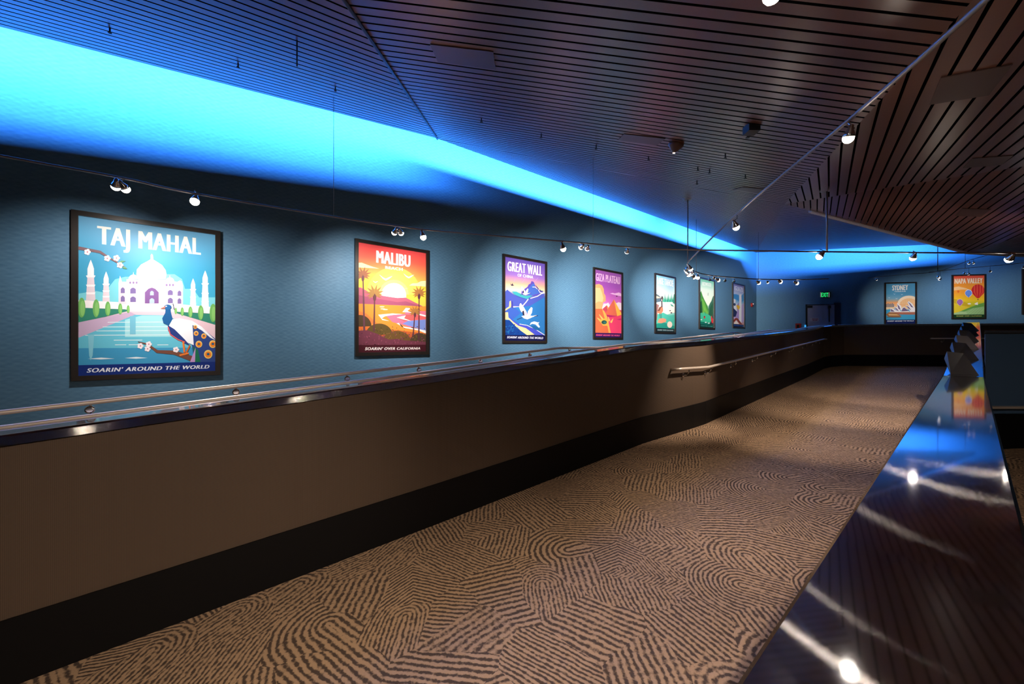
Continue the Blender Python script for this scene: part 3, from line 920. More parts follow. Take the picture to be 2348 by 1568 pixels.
class Art:
    """shapes are given in the frame of a study sketch (q) and laid flat on a sheet w x h"""
    DZ = 0.00005

    def __init__(self, w, h, q=None):
        self.w, self.h = w, h
        self.H = homography(q, w, h) if q else None
        self.v, self.f, self.c = [], [], []
        self.z = 0.0

    def mp(self, p):
        if self.H is None: return (p[0], p[1])
        a = self.H; d = a[6] * p[0] + a[7] * p[1] + 1
        return ((a[0] * p[0] + a[1] * p[1] + a[2]) / d, (a[3] * p[0] + a[4] * p[1] + a[5]) / d)

    def _clip(self, pts):
        for ax, lim, sg in ((0, 0.0, 1), (0, self.w, -1), (1, 0.0, 1), (1, self.h, -1)):
            out = []
            for i in range(len(pts)):
                a, b = pts[i], pts[(i + 1) % len(pts)]
                da, db = (a[ax] - lim) * sg, (b[ax] - lim) * sg
                if da >= 0: out.append(a)
                if (da >= 0) != (db >= 0):
                    t = da / (da - db)
                    out.append(tuple(a[k] + (b[k] - a[k]) * t for k in range(len(a))))
            pts = out
            if len(pts) < 3: return []
        return pts

    def raw(self, pts, cols, layer=True):
        """pts on the sheet, cols one colour or one per corner"""
        if layer: self.z += self.DZ
        if not isinstance(cols, list): cols = [cols] * len(pts)
        cl = [srgb(c) for c in cols]
        pp = self._clip([(p[0], p[1], c[0], c[1], c[2]) for p, c in zip(pts, cl)])
        if len(pp) < 3: return
        b = len(self.v)
        for p in pp:
            self.v.append((p[0], p[1], self.z)); self.c.append((p[2], p[3], p[4], 1.0))
        self.f.append(tuple(range(b, b + len(pp))))

    def poly(self, pts, cols, layer=True):
        self.raw([self.mp(p) for p in pts], cols, layer)

    def ell(self, cx, cy, rx, ry, col, a0=0, a1=360, n=28):
        k = max(6, int(n * (a1 - a0) / 360))
        self.poly([(cx + rx * math.cos(math.radians(a0 + (a1 - a0) * i / k)), cy - ry * math.sin(math.radians(a0 + (a1 - a0) * i / k))) for i in range(k + (0 if a1 - a0 >= 360 else 1))], col)

    def grad(self, v0, v1, stops, u0=0.0, u1=1.0):
        """vertical print gradient between sheet fractions v0 (bottom) and v1 (top)"""
        self.z += self.DZ
        for (ta, ca), (tb, cb) in zip(stops, stops[1:]):
            ya, yb = (v0 + (v1 - v0) * ta) * self.h, (v0 + (v1 - v0) * tb) * self.h
            x0, x1 = u0 * self.w, u1 * self.w
            k = 4
            for i in range(k):
                mixc = lambda t: tuple(ca[j] + (cb[j] - ca[j]) * t for j in range(3))
                y0, y1 = ya + (yb - ya) * i / k, ya + (yb - ya) * (i + 1) / k
                self.raw([(x0, y0), (x1, y0), (x1, y1), (x0, y1)], [mixc(i / k)] * 2 + [mixc((i + 1) / k)] * 2, False)

    def line(self, pts, wid, col):
        """polyline of a given width (study units), tapering if wid is a pair"""
        n = len(pts); ws = wid if isinstance(wid, (list, tuple)) else [wid] * n
        if len(ws) != n: ws = [ws[0] + (ws[-1] - ws[0]) * i / (n - 1) for i in range(n)]
        L, R = [], []
        for i, p in enumerate(pts):
            a, b = pts[max(i - 1, 0)], pts[min(i + 1, n - 1)]
            dx, dy = b[0] - a[0], b[1] - a[1]; l = math.hypot(dx, dy) or 1
            L.append((p[0] - dy / l * ws[i] / 2, p[1] + dx / l * ws[i] / 2)); R.append((p[0] + dy / l * ws[i] / 2, p[1] - dx / l * ws[i] / 2))
        self.z += self.DZ
        for i in range(n - 1):
            self.poly([L[i], L[i + 1], R[i + 1], R[i]], col, False)

    def text(self, s, quad, col, shear=0.0, bold=0.03, col2=None):
        keep = self.z
        if shear == 0.0 and self.z > 8 * self.DZ: self.z = 8 * self.DZ      # titles lie straight on the sky
        """lettering filling a study quad (tl, tr, br, bl)"""
        tl, tr_, br_, bl = [self.mp(p) for p in quad]
        vs_, fs = text_shape(s, shear, bold)
        self.z += self.DZ
        def at(u, v):
            return tuple((bl[k] * (1 - u) + br_[k] * u) * (1 - v) + (tl[k] * (1 - u) + tr_[k] * u) * v for k in (0, 1))
        for f in fs:
            if f is None:
                self.z += 0.00003; continue
            c = [col] * len(f) if col2 is None else [tuple(col2[j] + (col[j] - col2[j]) * min(max(vs_[i][1], 0), 1) for j in range(3)) for i in f]
            self.raw([at(*vs_[i]) for i in f], c, False)
        self.z = max(keep, self.z)

    def build(self, name, loc, right, up, nrm, parent):
        me = bpy.data.meshes.new(name)
        P = [loc + right * (x - self.w / 2) + up * (y - self.h / 2) + nrm * z for x, y, z in self.v]
        me.from_pydata([tuple(p) for p in P], [], self.f)
        ca = me.color_attributes.new('Col', 'FLOAT_COLOR', 'POINT')
        for i, c in enumerate(self.c): ca.data[i].color = c
        me.materials.append(M['print'])
        me.update()
        o = bpy.data.objects.new(name, me)
        return link(o, parent)


def leaf(ar, x, y, l, ang, wid, col):
    a = math.radians(ang); dx, dy = math.cos(a), -math.sin(a)
    ar.poly([(x, y), (x + dx * l * .4 - dy * wid, y + dy * l * .4 + dx * wid), (x + dx * l, y + dy * l), (x + dx * l * .4 + dy * wid, y + dy * l * .4 - dx * wid)], col, False); ar.z += 0.00001


def palm(ar, x, y, l, col, trunk, base, tw):
    ar.line([(x, y), ((x + base[0]) / 2 + 1, (y + base[1]) / 2), base], [tw, tw * 1.8], trunk)
    ar.ell(x, y + l * .35, l * .17, l * .42, trunk)
    for a in (172, 142, 112, 75, 45, 15, -12, 200, -35, 220):
        leaf(ar, x, y, l * (1.0 if 0 < a < 180 else .85), a, l * .13, col)


def blossom(ar, x, y, r):
    for k in range(5):
        ar.ell(x + r * .6 * math.cos(k * 1.256), y + r * .6 * math.sin(k * 1.256), r * .5, r * .42, (245, 235, 240), n=8)
    ar.ell(x, y, r * .25, r * .22, (200, 110, 130), n=8)


W_CAP = (235, 238, 245)


def art_taj(ar):
    ar.grad(0, 1, [(0, (60, 150, 195)), (.30, (110, 200, 220)), (.42, (150, 222, 226)), (.50, (60, 160, 195)), (.72, (60, 158, 200)), (1, (110, 178, 222))])
    cl = (120, 205, 220)
    ar.poly([(187, 880), (187, 755), (330, 735), (400, 750), (440, 690), (480, 640), (560, 620), (700, 620), (860, 600), (960, 600), (1020, 640), (1045, 720), (1110, 720), (1160, 790), (1290, 790), (1290, 900)], cl)
    wt, pk, pu = (246, 236, 240), (238, 214, 222), (140, 112, 165)
    def minaret(x, y0, y1, w):
        c = (222, 205, 215) if x < 500 else (240, 230, 236)
        ar.poly([(x - w * .42, y0 + w * 1.6), (x + w * .42, y0 + w * 1.6), (x + w * .62, y1), (x - w * .62, y1)], c)
        ar.poly([(x, y0 - w * .5), (x + w * .2, y0), (x + w * .42, y0 + w * .7), (x + w * .42, y0 + w * 1.7), (x - w * .42, y0 + w * 1.7), (x - w * .42, y0 + w * .7), (x - w * .2, y0)], wt)
        for t in (.0, .38, .7):
            yy = y0 + w * 1.7 + (y1 - y0 - w * 1.7) * t
            ar.poly([(x - w * .62, yy - w * .12), (x + w * .62, yy - w * .12), (x + w * .5, yy + w * .14), (x - w * .5, yy + w * .14)], wt)
    minaret(284, 510, 812, 62); minaret(408, 600, 824, 48); minaret(1110, 655, 890, 42); minaret(1208, 595, 890, 50)
    ar.poly([(187, 808), (500, 826), (1030, 848), (1290, 872), (1290, 925), (187, 885)], wt)
    ar.poly([(187, 880), (520, 880), (600, 885), (960, 895), (1290, 925), (1290, 960), (187, 960)], pk)
    # side wings and central block
    ar.poly([(508, 670), (520, 610), (536, 660), (575, 660), (575, 845), (508, 840)], (228, 205, 215))
    ar.poly([(968, 670), (1005, 650), (1020, 660), (1028, 690), (1028, 860), (968, 860)], (228, 205, 215))
    ar.poly([(572, 640), (975, 660), (975, 862), (572, 848)], wt)
    ar.poly([(668, 640), (890, 645), (888, 862), (668, 852)], (250, 240, 244))
    ar.line([(690, 860), (690, 672), (866, 680), (866, 860)], 7, pk)
    for x, y, r in ((628, 640, 40), (922, 660, 36)):
        ar.ell(x, y, r, r * .95, wt, 0, 180); ar.poly([(x - 5, y - r * .8), (x + 5, y - r * .8), (x, y - r * 1.5)], wt)
        for k in (-1, 0, 1): ar.ell(x + k * 26, y + 28, 8, 10, pu, n=10)
    # main dome
    dome = [(665, 640), (652, 600), (656, 560), (690, 520), (740, 494), (766, 478), (766, 445), (775, 432), (786, 445), (788, 480), (812, 494), (860, 526), (888, 566), (895, 600), (888, 640)]
    ar.poly(dome, (250, 243, 246)); ar.poly([(888, 640), (895, 600), (888, 566), (860, 526), (850, 590), (800, 640)], (240, 222, 230))
    ar.line([(664, 600), (780, 610), (892, 604)], 5, (242, 222, 228))
    # arches
    def arch(x0, y0, x1, y1, c):
        m = (x0 + x1) / 2; h = (y1 - y0)
        ar.poly([(x0, y1), (x0, y0 + h * .3), (m - (m - x0) * .5, y0 + h * .08), (m, y0), (m + (x1 - m) * .5, y0 + h * .08), (x1, y0 + h * .3), (x1, y1)], c)
    arch(720, 708, 832, 838, (126, 88, 148)); arch(762, 735, 792, 772, (170, 185, 215)); arch(758, 795, 797, 837, (170, 190, 220))
    for x0, y0, x1, y1 in ((602, 708, 648, 756), (602, 780, 648, 826), (526, 706, 558, 752), (526, 774, 558, 822), (906, 728, 946, 770), (906, 792, 946, 836), (985, 734, 1014, 776), (985, 796, 1014, 840)):
        arch(x0, y0, x1, y1, (122, 104, 160))
    # hedges, walks, pool
    ar.poly([(187, 870), (560, 885), (600, 895), (400, 945), (187, 990)], (50, 130, 110)); ar.poly([(955, 905), (1290, 925), (1290, 1020), (1000, 930)], (50, 130, 110))
    ar.poly([(187, 990), (600, 905), (650, 930), (187, 1115)], (196, 170, 200)); ar.poly([(600, 905), (930, 905), (1290, 1015), (1290, 1130), (900, 935), (650, 930)], (228, 196, 208))
    ar.poly([(187, 1115), (640, 930), (900, 935), (1290, 1145), (1290, 1340), (187, 1340)], (100, 190, 215))
    ar.poly([(560, 970), (700, 935), (905, 938), (980, 1000), (980, 1110), (560, 1110)], (160, 220, 230))
    ar.poly([(187, 1200), (1290, 1200), (1290, 1340), (187, 1340)], (62, 150, 195))
    for x0, x1, y in ((420, 980, 990), (380, 1000, 1028), (330, 1060, 1060), (240, 920, 1095), (470, 700, 1136), (480, 570, 1174), (590, 680, 1174), (820, 910, 1176)):
        ar.line([(x0, y), (x1, y)], 5, (225, 240, 245))
    for x0, x1, y in ((258, 478, 1286), (558, 742, 1282)): ar.poly([(x0, y), ((x0 + x1) / 2, y - 9), (x1, y), ((x0 + x1) / 2, y + 6)], (225, 240, 248))
    ar.poly([(262, 1090), (312, 1090), (300, 1260), (284, 1300), (272, 1260)], (130, 200, 220)); ar.poly([(600, 940), (646, 940), (646, 1090), (600, 1090)], (118, 190, 215))
    for x, y, r in ((212, 870, 30), (328, 876, 27), (422, 880, 22), (522, 882, 17), (586, 884, 12), (970, 900, 10), (1022, 906, 13), (1088, 910, 17), (1172, 915, 22), (1272, 918, 28)):
        ar.ell(x, y, r, r * 2.7, (110, 175, 95)); ar.ell(x + r * .2, y + r * .2, r * .6, r * 2.1, (135, 195, 110))
    # branches and blossoms
    ar.line([(187, 385), (360, 418), (440, 470), (500, 505), (570, 548)], [26, 5], (120, 92, 100))
    for x, y in ((258, 418), (418, 470), (492, 468), (520, 525)): blossom(ar, x, y, 26)
    leaf(ar, 510, 500, 60, 8, 9, (90, 150, 110)); leaf(ar, 535, 540, 50, -20, 9, (90, 150, 110))
    ar.line([(1105, 1292), (960, 1240), (820, 1230), (740, 1170), (665, 1150)], [44, 5], (116, 74, 62))
    for x, y in ((684, 1184), (752, 1170), (742, 1208), (972, 1216)): blossom(ar, x, y, 24)
    # a peacock on the branch
    ar.poly([(1090, 1010), (1150, 1010), (1290, 1130), (1290, 1318), (1120, 1318), (1100, 1180)], (46, 70, 135))
    ar.poly([(1120, 1318), (1110, 1190), (1150, 1220), (1170, 1318)], (26, 110, 80)); ar.poly([(1085, 1318), (1130, 1200), (1125, 1318)], (190, 150, 205))
    body = [(905, 1010), (930, 970), (1000, 960), (1100, 980), (1180, 1030), (1290, 1140), (1250, 1120), (1180, 1060), (1105, 1015), (1115, 1180), (1040, 1150), (950, 1090)]
    ar.poly(body, (240, 242, 250)); ar.poly([(905, 1015), (960, 1050), (1040, 1130), (1090, 1190), (1000, 1140), (930, 1100), (908, 1060)], (40, 60, 130))
    ar.line([(908, 1030), (925, 1090), (990, 1135), (1045, 1155)], 8, (225, 90, 90))
    ar.poly([(888, 870), (925, 865), (930, 910), (945, 965), (915, 1020), (870, 1000), (860, 960), (885, 915)], (28, 92, 150)); ar.ell(905, 868, 30, 20, (36, 100, 160))
    ar.poly([(843, 880), (885, 862), (884, 880)], (220, 120, 100)); ar.ell(893, 862, 7, 5, (240, 240, 240), n=10)
    for k in range(4): ar.ell(948 + k * 3, 845 + k * 13, 4, 4, (30, 40, 90), n=8)
    ar.line([(1030, 1150), (1040, 1240)], 14, (235, 125, 50)); ar.line([(1085, 1180), (1050, 1250)], 12, (200, 100, 50)); ar.line([(1000, 1262), (1075, 1245)], 14, (235, 125, 50))
    for x, y, r in ((1128, 1032, 15), (1135, 1084, 19), (1197, 1106, 21), (1157, 1172, 27), (1270, 1172, 30), (1232, 1255, 34)):
        ar.ell(x, y, r, r * 1.05, (240, 200, 110)); ar.ell(x, y + 2, r * .74, r * .74, (235, 130, 40)); ar.ell(x, y - 1, r * .34, r * .3, (20, 90, 130))
    ar.poly([(187, 1338), (1290, 1316), (1290, 1400), (187, 1430)], (18, 44, 120))
    ar.text('TAJ MAHAL', [(335, 193), (1174, 300), (1174, 443), (335, 350)], (250, 250, 244), bold=.045, col2=(205, 232, 236))
    ar.text("SOARIN' AROUND THE WORLD", [(252, 1362), (1243, 1340), (1243, 1370), (252, 1398)], W_CAP, shear=.25, bold=.03)


def art_malibu(ar):
    ar.grad(0, 1, [(0, (110, 45, 50)), (.30, (250, 130, 50)), (.42, (255, 190, 80)), (.62, (255, 215, 70)), (.74, (252, 160, 80)), (.88, (250, 100, 80)), (1, (240, 80, 85))])
    for k, c in enumerate(((253, 196, 90), (254, 214, 96), (255, 232, 120))): ar.ell(575, 760, 330 - k * 75, 330 - k * 75, c, 0, 180)
    ar.ell(575, 770, 150, 150, (255, 252, 235))
    for pts in ([(148, 375), (190, 372), (260, 400), (330, 425), (400, 445), (148, 430)], [(760, 650), (800, 625), (860, 622), (900, 600), (960, 595), (960, 665)], [(630, 700), (760, 680), (700, 695)]): ar.poly(pts, (255, 225, 170))
    def gull(x, y, s):
        ar.poly([(x - s, y - s * .55), (x - s * .4, y - s * .1), (x, y + s * .1), (x + s * .5, y - s * .15), (x + s, y - s * .3), (x + s * .45, y + s * .15), (x, y + s * .38), (x - s * .45, y + s * .1)], (255, 246, 232))
    gull(480, 560, 80); gull(755, 540, 66); gull(355, 605, 32)
    ar.poly([(148, 670), (180, 670), (250, 710), (330, 760), (430, 770), (520, 785), (620, 800), (720, 795), (820, 850), (930, 905), (700, 890), (148, 865)], (176, 92, 112))
    ar.poly([(148, 760), (330, 800), (520, 830), (620, 850), (720, 840), (880, 895), (930, 905), (700, 892), (148, 868)], (150, 78, 104))
    ar.poly([(148, 865), (930, 905), (960, 900), (960, 1230), (148, 1130)], (252, 140, 58))
    ar.poly([(148, 950), (250, 985), (380, 1110), (148, 1110)], (240, 118, 62))
    ar.poly([(960, 960), (700, 965), (720, 990), (480, 1010), (560, 1090), (700, 1130), (960, 1215)], (216, 112, 140))
    ar.poly([(960, 1060), (800, 1050), (680, 1110), (960, 1200)], (120, 140, 210)); ar.poly([(960, 1010), (720, 1000), (620, 1040), (700, 1080), (960, 1060)], (240, 96, 96))
    wave = (255, 240, 235)
    for pts in ([(390, 1000), (560, 985), (680, 995), (560, 1005), (470, 1020), (430, 1045), (520, 1075), (440, 1065)], [(680, 970), (720, 920), (780, 925), (740, 955), (960, 1010), (960, 1030), (760, 975)], [(610, 1035), (720, 1010), (700, 1045), (790, 1080), (690, 1060)], [(610, 1105), (640, 1100), (660, 1140), (800, 1160), (960, 1195), (960, 1230), (880, 1195), (700, 1160)]): ar.poly(pts, wave)
    for x, y in ((415, 905), (425, 930), (455, 938)): ar.ell(x + 20, y, 30, 7, (255, 220, 180), n=10)
    g1, g2 = (92, 74, 40), (78, 62, 44)
    ar.ell(170, 1140, 140, 140, g2, 0, 180); ar.ell(400, 1240, 160, 135, g1, 0, 180); ar.ell(610, 1320, 170, 125, (104, 76, 42), 0, 180); ar.ell(890, 1330, 120, 105, g2, 0, 180)
    random.seed(3)
    for k in range(70):
        x = random.uniform(150, 950); y = random.uniform(1150, 1290)
        leaf(ar, x, y, 22, random.uniform(0, 360), 6, random.choice(((120, 92, 48), (70, 56, 36), (135, 100, 60))))
    ar.poly([(148, 1190), (260, 1185), (380, 1230), (450, 1270), (520, 1300), (620, 1290), (700, 1310), (960, 1330), (960, 1370), (148, 1370)], (110, 56, 72))
    for k in range(60):
        leaf(ar, random.uniform(150, 950), random.uniform(1215, 1365), 24, random.uniform(0, 360), 7, random.choice(((140, 72, 92), (88, 44, 60), (120, 60, 84))))
    palm(ar, 205, 520, 105, (150, 96, 70), (98, 62, 72), (222, 1190), 14)
    palm(ar, 345, 745, 120, (150, 112, 66), (92, 58, 62), (338, 1200), 13)
    palm(ar, 878, 745, 98, (165, 112, 62), (88, 50, 62), (876, 1310), 10)
    palm(ar, 828, 970, 88, (160, 110, 60), (92, 54, 60), (806, 1270), 10)
    ar.poly([(148, 1362), (960, 1365), (960, 1446), (148, 1452)], (70, 26, 36))
    ar.text('MALIBU', [(364, 215), (776, 280), (776, 428), (364, 372)], (255, 250, 244), bold=.05)
    ar.text('BEACH', [(472, 412), (682, 437), (682, 474), (472, 445)], (255, 246, 236), bold=.03)
    ar.text("SOARIN' OVER CALIFORNIA", [(230, 1388), (893, 1394), (893, 1422), (230, 1424)], (255, 244, 240), shear=.25, bold=.03)


def crane(ar, x, y, s, flip=1):
    wt = (246, 244, 252)
    f = lambda pts: [(x + px * s * flip, y + py * s) for px, py in pts]
    ar.poly(f([(-.1, .1), (-.75, -.55), (-1.0, -1.1), (-.9, -1.6), (-.75, -1.7), (-.3, -1.1), (.1, -.4), (.25, .05)]), wt)
    ar.poly(f([(-.55, -.5), (-.3, -.65), (-.2, .15), (-.45, .05)]), (40, 34, 60)); ar.poly(f([(-.05, .05), (-.25, -.7), (.2, -.2), (.3, .2)]), (190, 170, 220))
    ar.poly(f([(.2, .1), (.3, -.55), (.75, -1.15), (.95, -1.0), (.85, -.3), (.55, .2)]), wt)
    ar.poly(f([(-.65, .2), (-.1, .05), (.5, .05), (.9, .15), (1.5, .05), (1.6, .12), (1.0, .3), (.6, .5), (.2, .65), (-.3, .5)]), wt)
    ar.line(f([(1.2, .22), (1.75, .1)]), s * .1, (50, 44, 70)); ar.line(f([(-.5, .4), (-1.3, .7)]), s * .09, (40, 40, 70))


def art_wall(ar):
    ar.grad(0, 1, [(0, (20, 30, 90)), (.35, (40, 110, 170)), (.55, (60, 80, 160)), (.62, (255, 232, 190)), (.70, (245, 170, 140)), (.80, (150, 110, 195)), (1, (104, 84, 185))])
    for a, b in (((310, 520), (330, 470)), ((430, 540), (490, 460)), ((600, 560), (690, 450))): ar.line([a, b], 5, (190, 140, 205))
    ar.poly([(430, 660), (520, 600), (540, 560), (570, 545), (585, 505), (620, 520), (650, 590), (700, 640), (790, 690), (790, 760), (430, 720)], (88, 72, 170))
    ar.poly([(590, 560), (625, 545), (640, 590), (700, 640), (710, 700), (560, 740), (480, 690)], (66, 100, 185)); ar.line([(600, 600), (640, 600), (690, 640), (720, 690), (790, 690)], 9, (250, 244, 250))
    ar.poly([(640, 560), (660, 580), (700, 630), (690, 650)], (52, 40, 120))
    ar.poly([(160, 690), (205, 640), (300, 720), (400, 770), (480, 790), (560, 760), (650, 735), (790, 690), (790, 1000), (160, 1000)], (72, 86, 176))
    ar.poly([(280, 670), (350, 672), (400, 700), (470, 740), (600, 735), (520, 790), (420, 760), (320, 720)], (60, 160, 170))
    ar.line([(570, 780), (680, 745), (740, 705), (795, 690)], 12, (250, 236, 226)); ar.line([(440, 910), (500, 840), (535, 790)], 14, (250, 240, 236)); ar.line([(300, 914), (440, 918)], 14, (250, 236, 226))
    ar.poly([(160, 940), (330, 920), (560, 900), (790, 760), (795, 1340), (160, 1340)], (44, 112, 178))
    ar.poly([(160, 940), (330, 930), (420, 1010), (300, 1110), (160, 1100)], (58, 92, 180))
    ar.poly([(160, 960), (235, 910), (240, 830), (262, 815), (272, 915), (200, 960), (165, 985)], (250, 205, 140)); ar.poly([(265, 920), (275, 820), (292, 830), (300, 940)], (60, 60, 150))
    ar.poly([(160, 1000), (220, 1000), (225, 1080), (300, 1150), (380, 1210), (500, 1250), (640, 1350), (520, 1360), (400, 1280), (300, 1190), (240, 1120), (160, 1115)], (250, 205, 150))
    ar.poly([(225, 1010), (255, 1090), (380, 1180), (520, 1205), (640, 1260), (790, 1355), (650, 1360), (500, 1250), (380, 1212), (250, 1100)], (66, 76, 190))
    ar.line([(400, 1185), (520, 1205), (650, 1265), (795, 1358)], 8, (245, 242, 250))
    ar.poly([(160, 1120), (250, 1130), (330, 1210), (420, 1290), (520, 1362), (160, 1362)], (20, 62, 140)); ar.poly([(560, 1215), (640, 1210), (720, 1260), (740, 1300), (640, 1270)], (30, 92, 150))
    random.seed(5)
    for k in range(40): leaf(ar, random.uniform(165, 380), random.uniform(1200, 1350), 34, random.uniform(20, 160), 9, random.choice(((28, 90, 160), (16, 48, 120), (36, 110, 170))))
    crane(ar, 500, 1040, 108)
    crane(ar, 480, 690, 58, 1)
    wt = (246, 244, 252)
    ar.poly([(560, 1200), (580, 1160), (630, 1142), (690, 1160), (710, 1150), (690, 1180), (720, 1230), (700, 1240), (650, 1190), (600, 1180)], wt)
    ar.poly([(250, 535), (270, 565), (285, 535), (292, 560), (315, 575), (280, 582), (262, 575)], (40, 34, 70)); ar.poly([(710, 630), (730, 655), (785, 665), (740, 675), (715, 660)], (50, 70, 110))
    ar.poly([(160, 1360), (797, 1362), (797, 1450), (160, 1450)], (16, 20, 70))
    ar.text('GREAT WALL', [(205, 182), (750, 265), (750, 425), (205, 340)], (240, 226, 246), bold=.05)
    ar.text('OF CHINA', [(366, 385), (610, 420), (610, 467), (366, 432)], (244, 232, 248), bold=.035)
    ar.text("SOARIN' AROUND THE WORLD", [(203, 1376), (770, 1385), (770, 1420), (203, 1412)], (225, 228, 250), shear=.25, bold=.03)


def art_giza(ar):
    ar.grad(0, 1, [(0, (228, 60, 100)), (.32, (235, 90, 120)), (.42, (250, 215, 235)), (.55, (215, 110, 200)), (.78, (165, 85, 185)), (1, (150, 84, 170))])
    ar.poly([(470, 610), (520, 595), (560, 605), (640, 585), (685, 610), (685, 660), (600, 640)], (238, 190, 235))
    ar.poly([(320, 890), (350, 800), (400, 800), (440, 780), (470, 830), (420, 900)], (252, 232, 246)); ar.poly([(560, 800), (640, 770), (690, 790), (690, 920), (600, 900)], (252, 226, 244))
    ar.poly([(180, 900), (690, 920), (690, 1040), (180, 1040)], (222, 70, 110))
    ar.poly([(375, 1000), (545, 715), (610, 1035)], (228, 110, 85)); ar.poly([(545, 715), (690, 985), (690, 1010), (610, 1035)], (250, 190, 80))
    ar.poly([(330, 900), (410, 830), (425, 910), (400, 950)], (205, 80, 95)); ar.poly([(410, 830), (450, 880), (425, 910)], (245, 170, 90))
    ar.poly([(380, 1000), (600, 1035), (690, 1030), (690, 1360), (450, 1360), (400, 1100)], (240, 70, 115)); ar.poly([(380, 1010), (610, 1035), (440, 1060)], (180, 40, 100)); ar.poly([(600, 1100), (690, 1075), (690, 1115)], (200, 50, 110))
    # a weathered stone head in profile at the left
    ar.poly([(180, 440), (260, 425), (320, 455), (350, 520), (355, 600), (385, 650), (390, 750), (340, 780), (320, 900), (300, 980), (180, 1000)], (248, 176, 120))
    ar.poly([(180, 500), (280, 500), (320, 600), (345, 700), (330, 770), (250, 760), (180, 800)], (252, 205, 150))
    ar.poly([(180, 900), (320, 900), (420, 1040), (440, 1220), (490, 1360), (180, 1360)], (225, 110, 72)); ar.poly([(320, 900), (370, 950), (420, 1050), (455, 1200), (490, 1355), (450, 1355), (420, 1200), (360, 1040)], (250, 180, 90))
    for a in ((255, 1110, 230, 1070), (310, 1100, 265, 1005), (420, 1110, 440, 1050), (450, 1140, 535, 1080)):
        ar.line([(a[0] + 40, a[1] + 20), (a[2], a[3])], [40, 10], (252, 196, 110))
    ar.poly([(260, 1110), (320, 1100), (400, 1070), (450, 1150), (440, 1220), (340, 1220)], (250, 180, 80)); ar.ell(362, 1155, 52, 38, (36, 80, 78)); ar.ell(375, 1160, 28, 22, (60, 120, 110))
    ar.poly([(575, 655), (600, 648), (620, 660), (600, 670)], (60, 30, 40))
    ar.poly([(180, 1355), (690, 1362), (690, 1450), (180, 1450)], (52, 22, 92))
    ar.text('GIZA PLATEAU', [(195, 205), (660, 285), (660, 430), (195, 360)], (236, 190, 232), bold=.05)
    ar.text("SOARIN' AROUND THE WORLD", [(207, 1380), (663, 1387), (663, 1418), (207, 1412)], (240, 90, 130), shear=.25, bold=.03)


def art_tahoe(ar):
    ar.grad(0, 1, [(0, (30, 140, 125)), (.25, (70, 185, 165)), (.45, (225, 240, 235)), (.7, (225, 244, 250)), (.85, (170, 215, 240)), (1, (140, 200, 235))])
    ar.poly([(1340, 600), (1380, 620), (1440, 670), (1400, 700), (1340, 690)], (90, 110, 120)); ar.poly([(1340, 640), (1400, 660), (1440, 680), (1340, 760)], (236, 200, 180))
    ar.poly([(1340, 690), (1440, 680), (1470, 640), (1480, 740), (1340, 770)], (90, 112, 130))
    for k in range(14):
        x = 1480 + k * 16; h = (90, 130, 170, 120)[k % 4]
        ar.poly([(x - 12, 760), (x, 760 - h), (x + 12, 760)], ((60, 170, 140), (90, 195, 165), (50, 150, 130))[k % 3])
    ar.poly([(1660, 780), (1680, 620), (1700, 600), (1700, 800)], (40, 130, 110))
    ar.poly([(1340, 1000), (1340, 790), (1460, 760), (1560, 790), (1700, 820), (1700, 960), (1540, 1000)], (250, 244, 232))
    ar.poly([(1610, 800), (1650, 810), (1690, 850), (1640, 840)], (50, 160, 140))
    ar.poly([(1340, 1280), (1340, 1000), (1480, 960), (1600, 1020), (1700, 1000), (1700, 1280)], (80, 190, 170)); ar.poly([(1340, 1280), (1340, 1180), (1500, 1150), (1700, 1220), (1700, 1280)], (40, 150, 135))
    ar.poly([(1340, 780), (1400, 820), (1380, 900), (1360, 1100), (1340, 1100)], (150, 110, 110))
    # a goose on a stone
    ar.poly([(1360, 960), (1400, 860), (1440, 840), (1475, 870), (1478, 930), (1440, 985), (1400, 975)], (206, 130, 100)); ar.poly([(1370, 930), (1420, 850), (1440, 860), (1410, 930)], (110, 72, 62))
    ar.line([(1455, 860), (1452, 740), (1465, 690)], [22, 20], (60, 44, 44)); ar.poly([(1425, 730), (1450, 640), (1478, 680), (1470, 730)], (60, 44, 44)); ar.poly([(1440, 730), (1455, 690), (1460, 740)], (250, 240, 230))
    ar.line([(1420, 980), (1425, 1070)], 7, (50, 44, 44)); ar.line([(1447, 980), (1447, 1070)], 7, (50, 44, 44))
    ar.poly([(1370, 1150), (1400, 1080), (1480, 1065), (1540, 1090), (1530, 1140), (1440, 1165)], (225, 150, 120)); ar.ell(1605, 1190, 48, 62, (248, 226, 210))
    for x, y in ((1610, 925), (1635, 965)): ar.ell(x, y, 18, 10, (60, 50, 60), n=10)
    ar.poly([(1330, 1250), (1700, 1270), (1700, 1345), (1330, 1340)], (16, 44, 50))
    ar.text('LAKE TAHOE', [(1360, 275), (1668, 345), (1668, 470), (1360, 405)], (252, 254, 255), bold=.05)
    ar.text("SOARIN' OVER CALIFORNIA", [(1372, 1275), (1672, 1288), (1672, 1315), (1372, 1305)], (170, 200, 205), shear=.25, bold=.03)


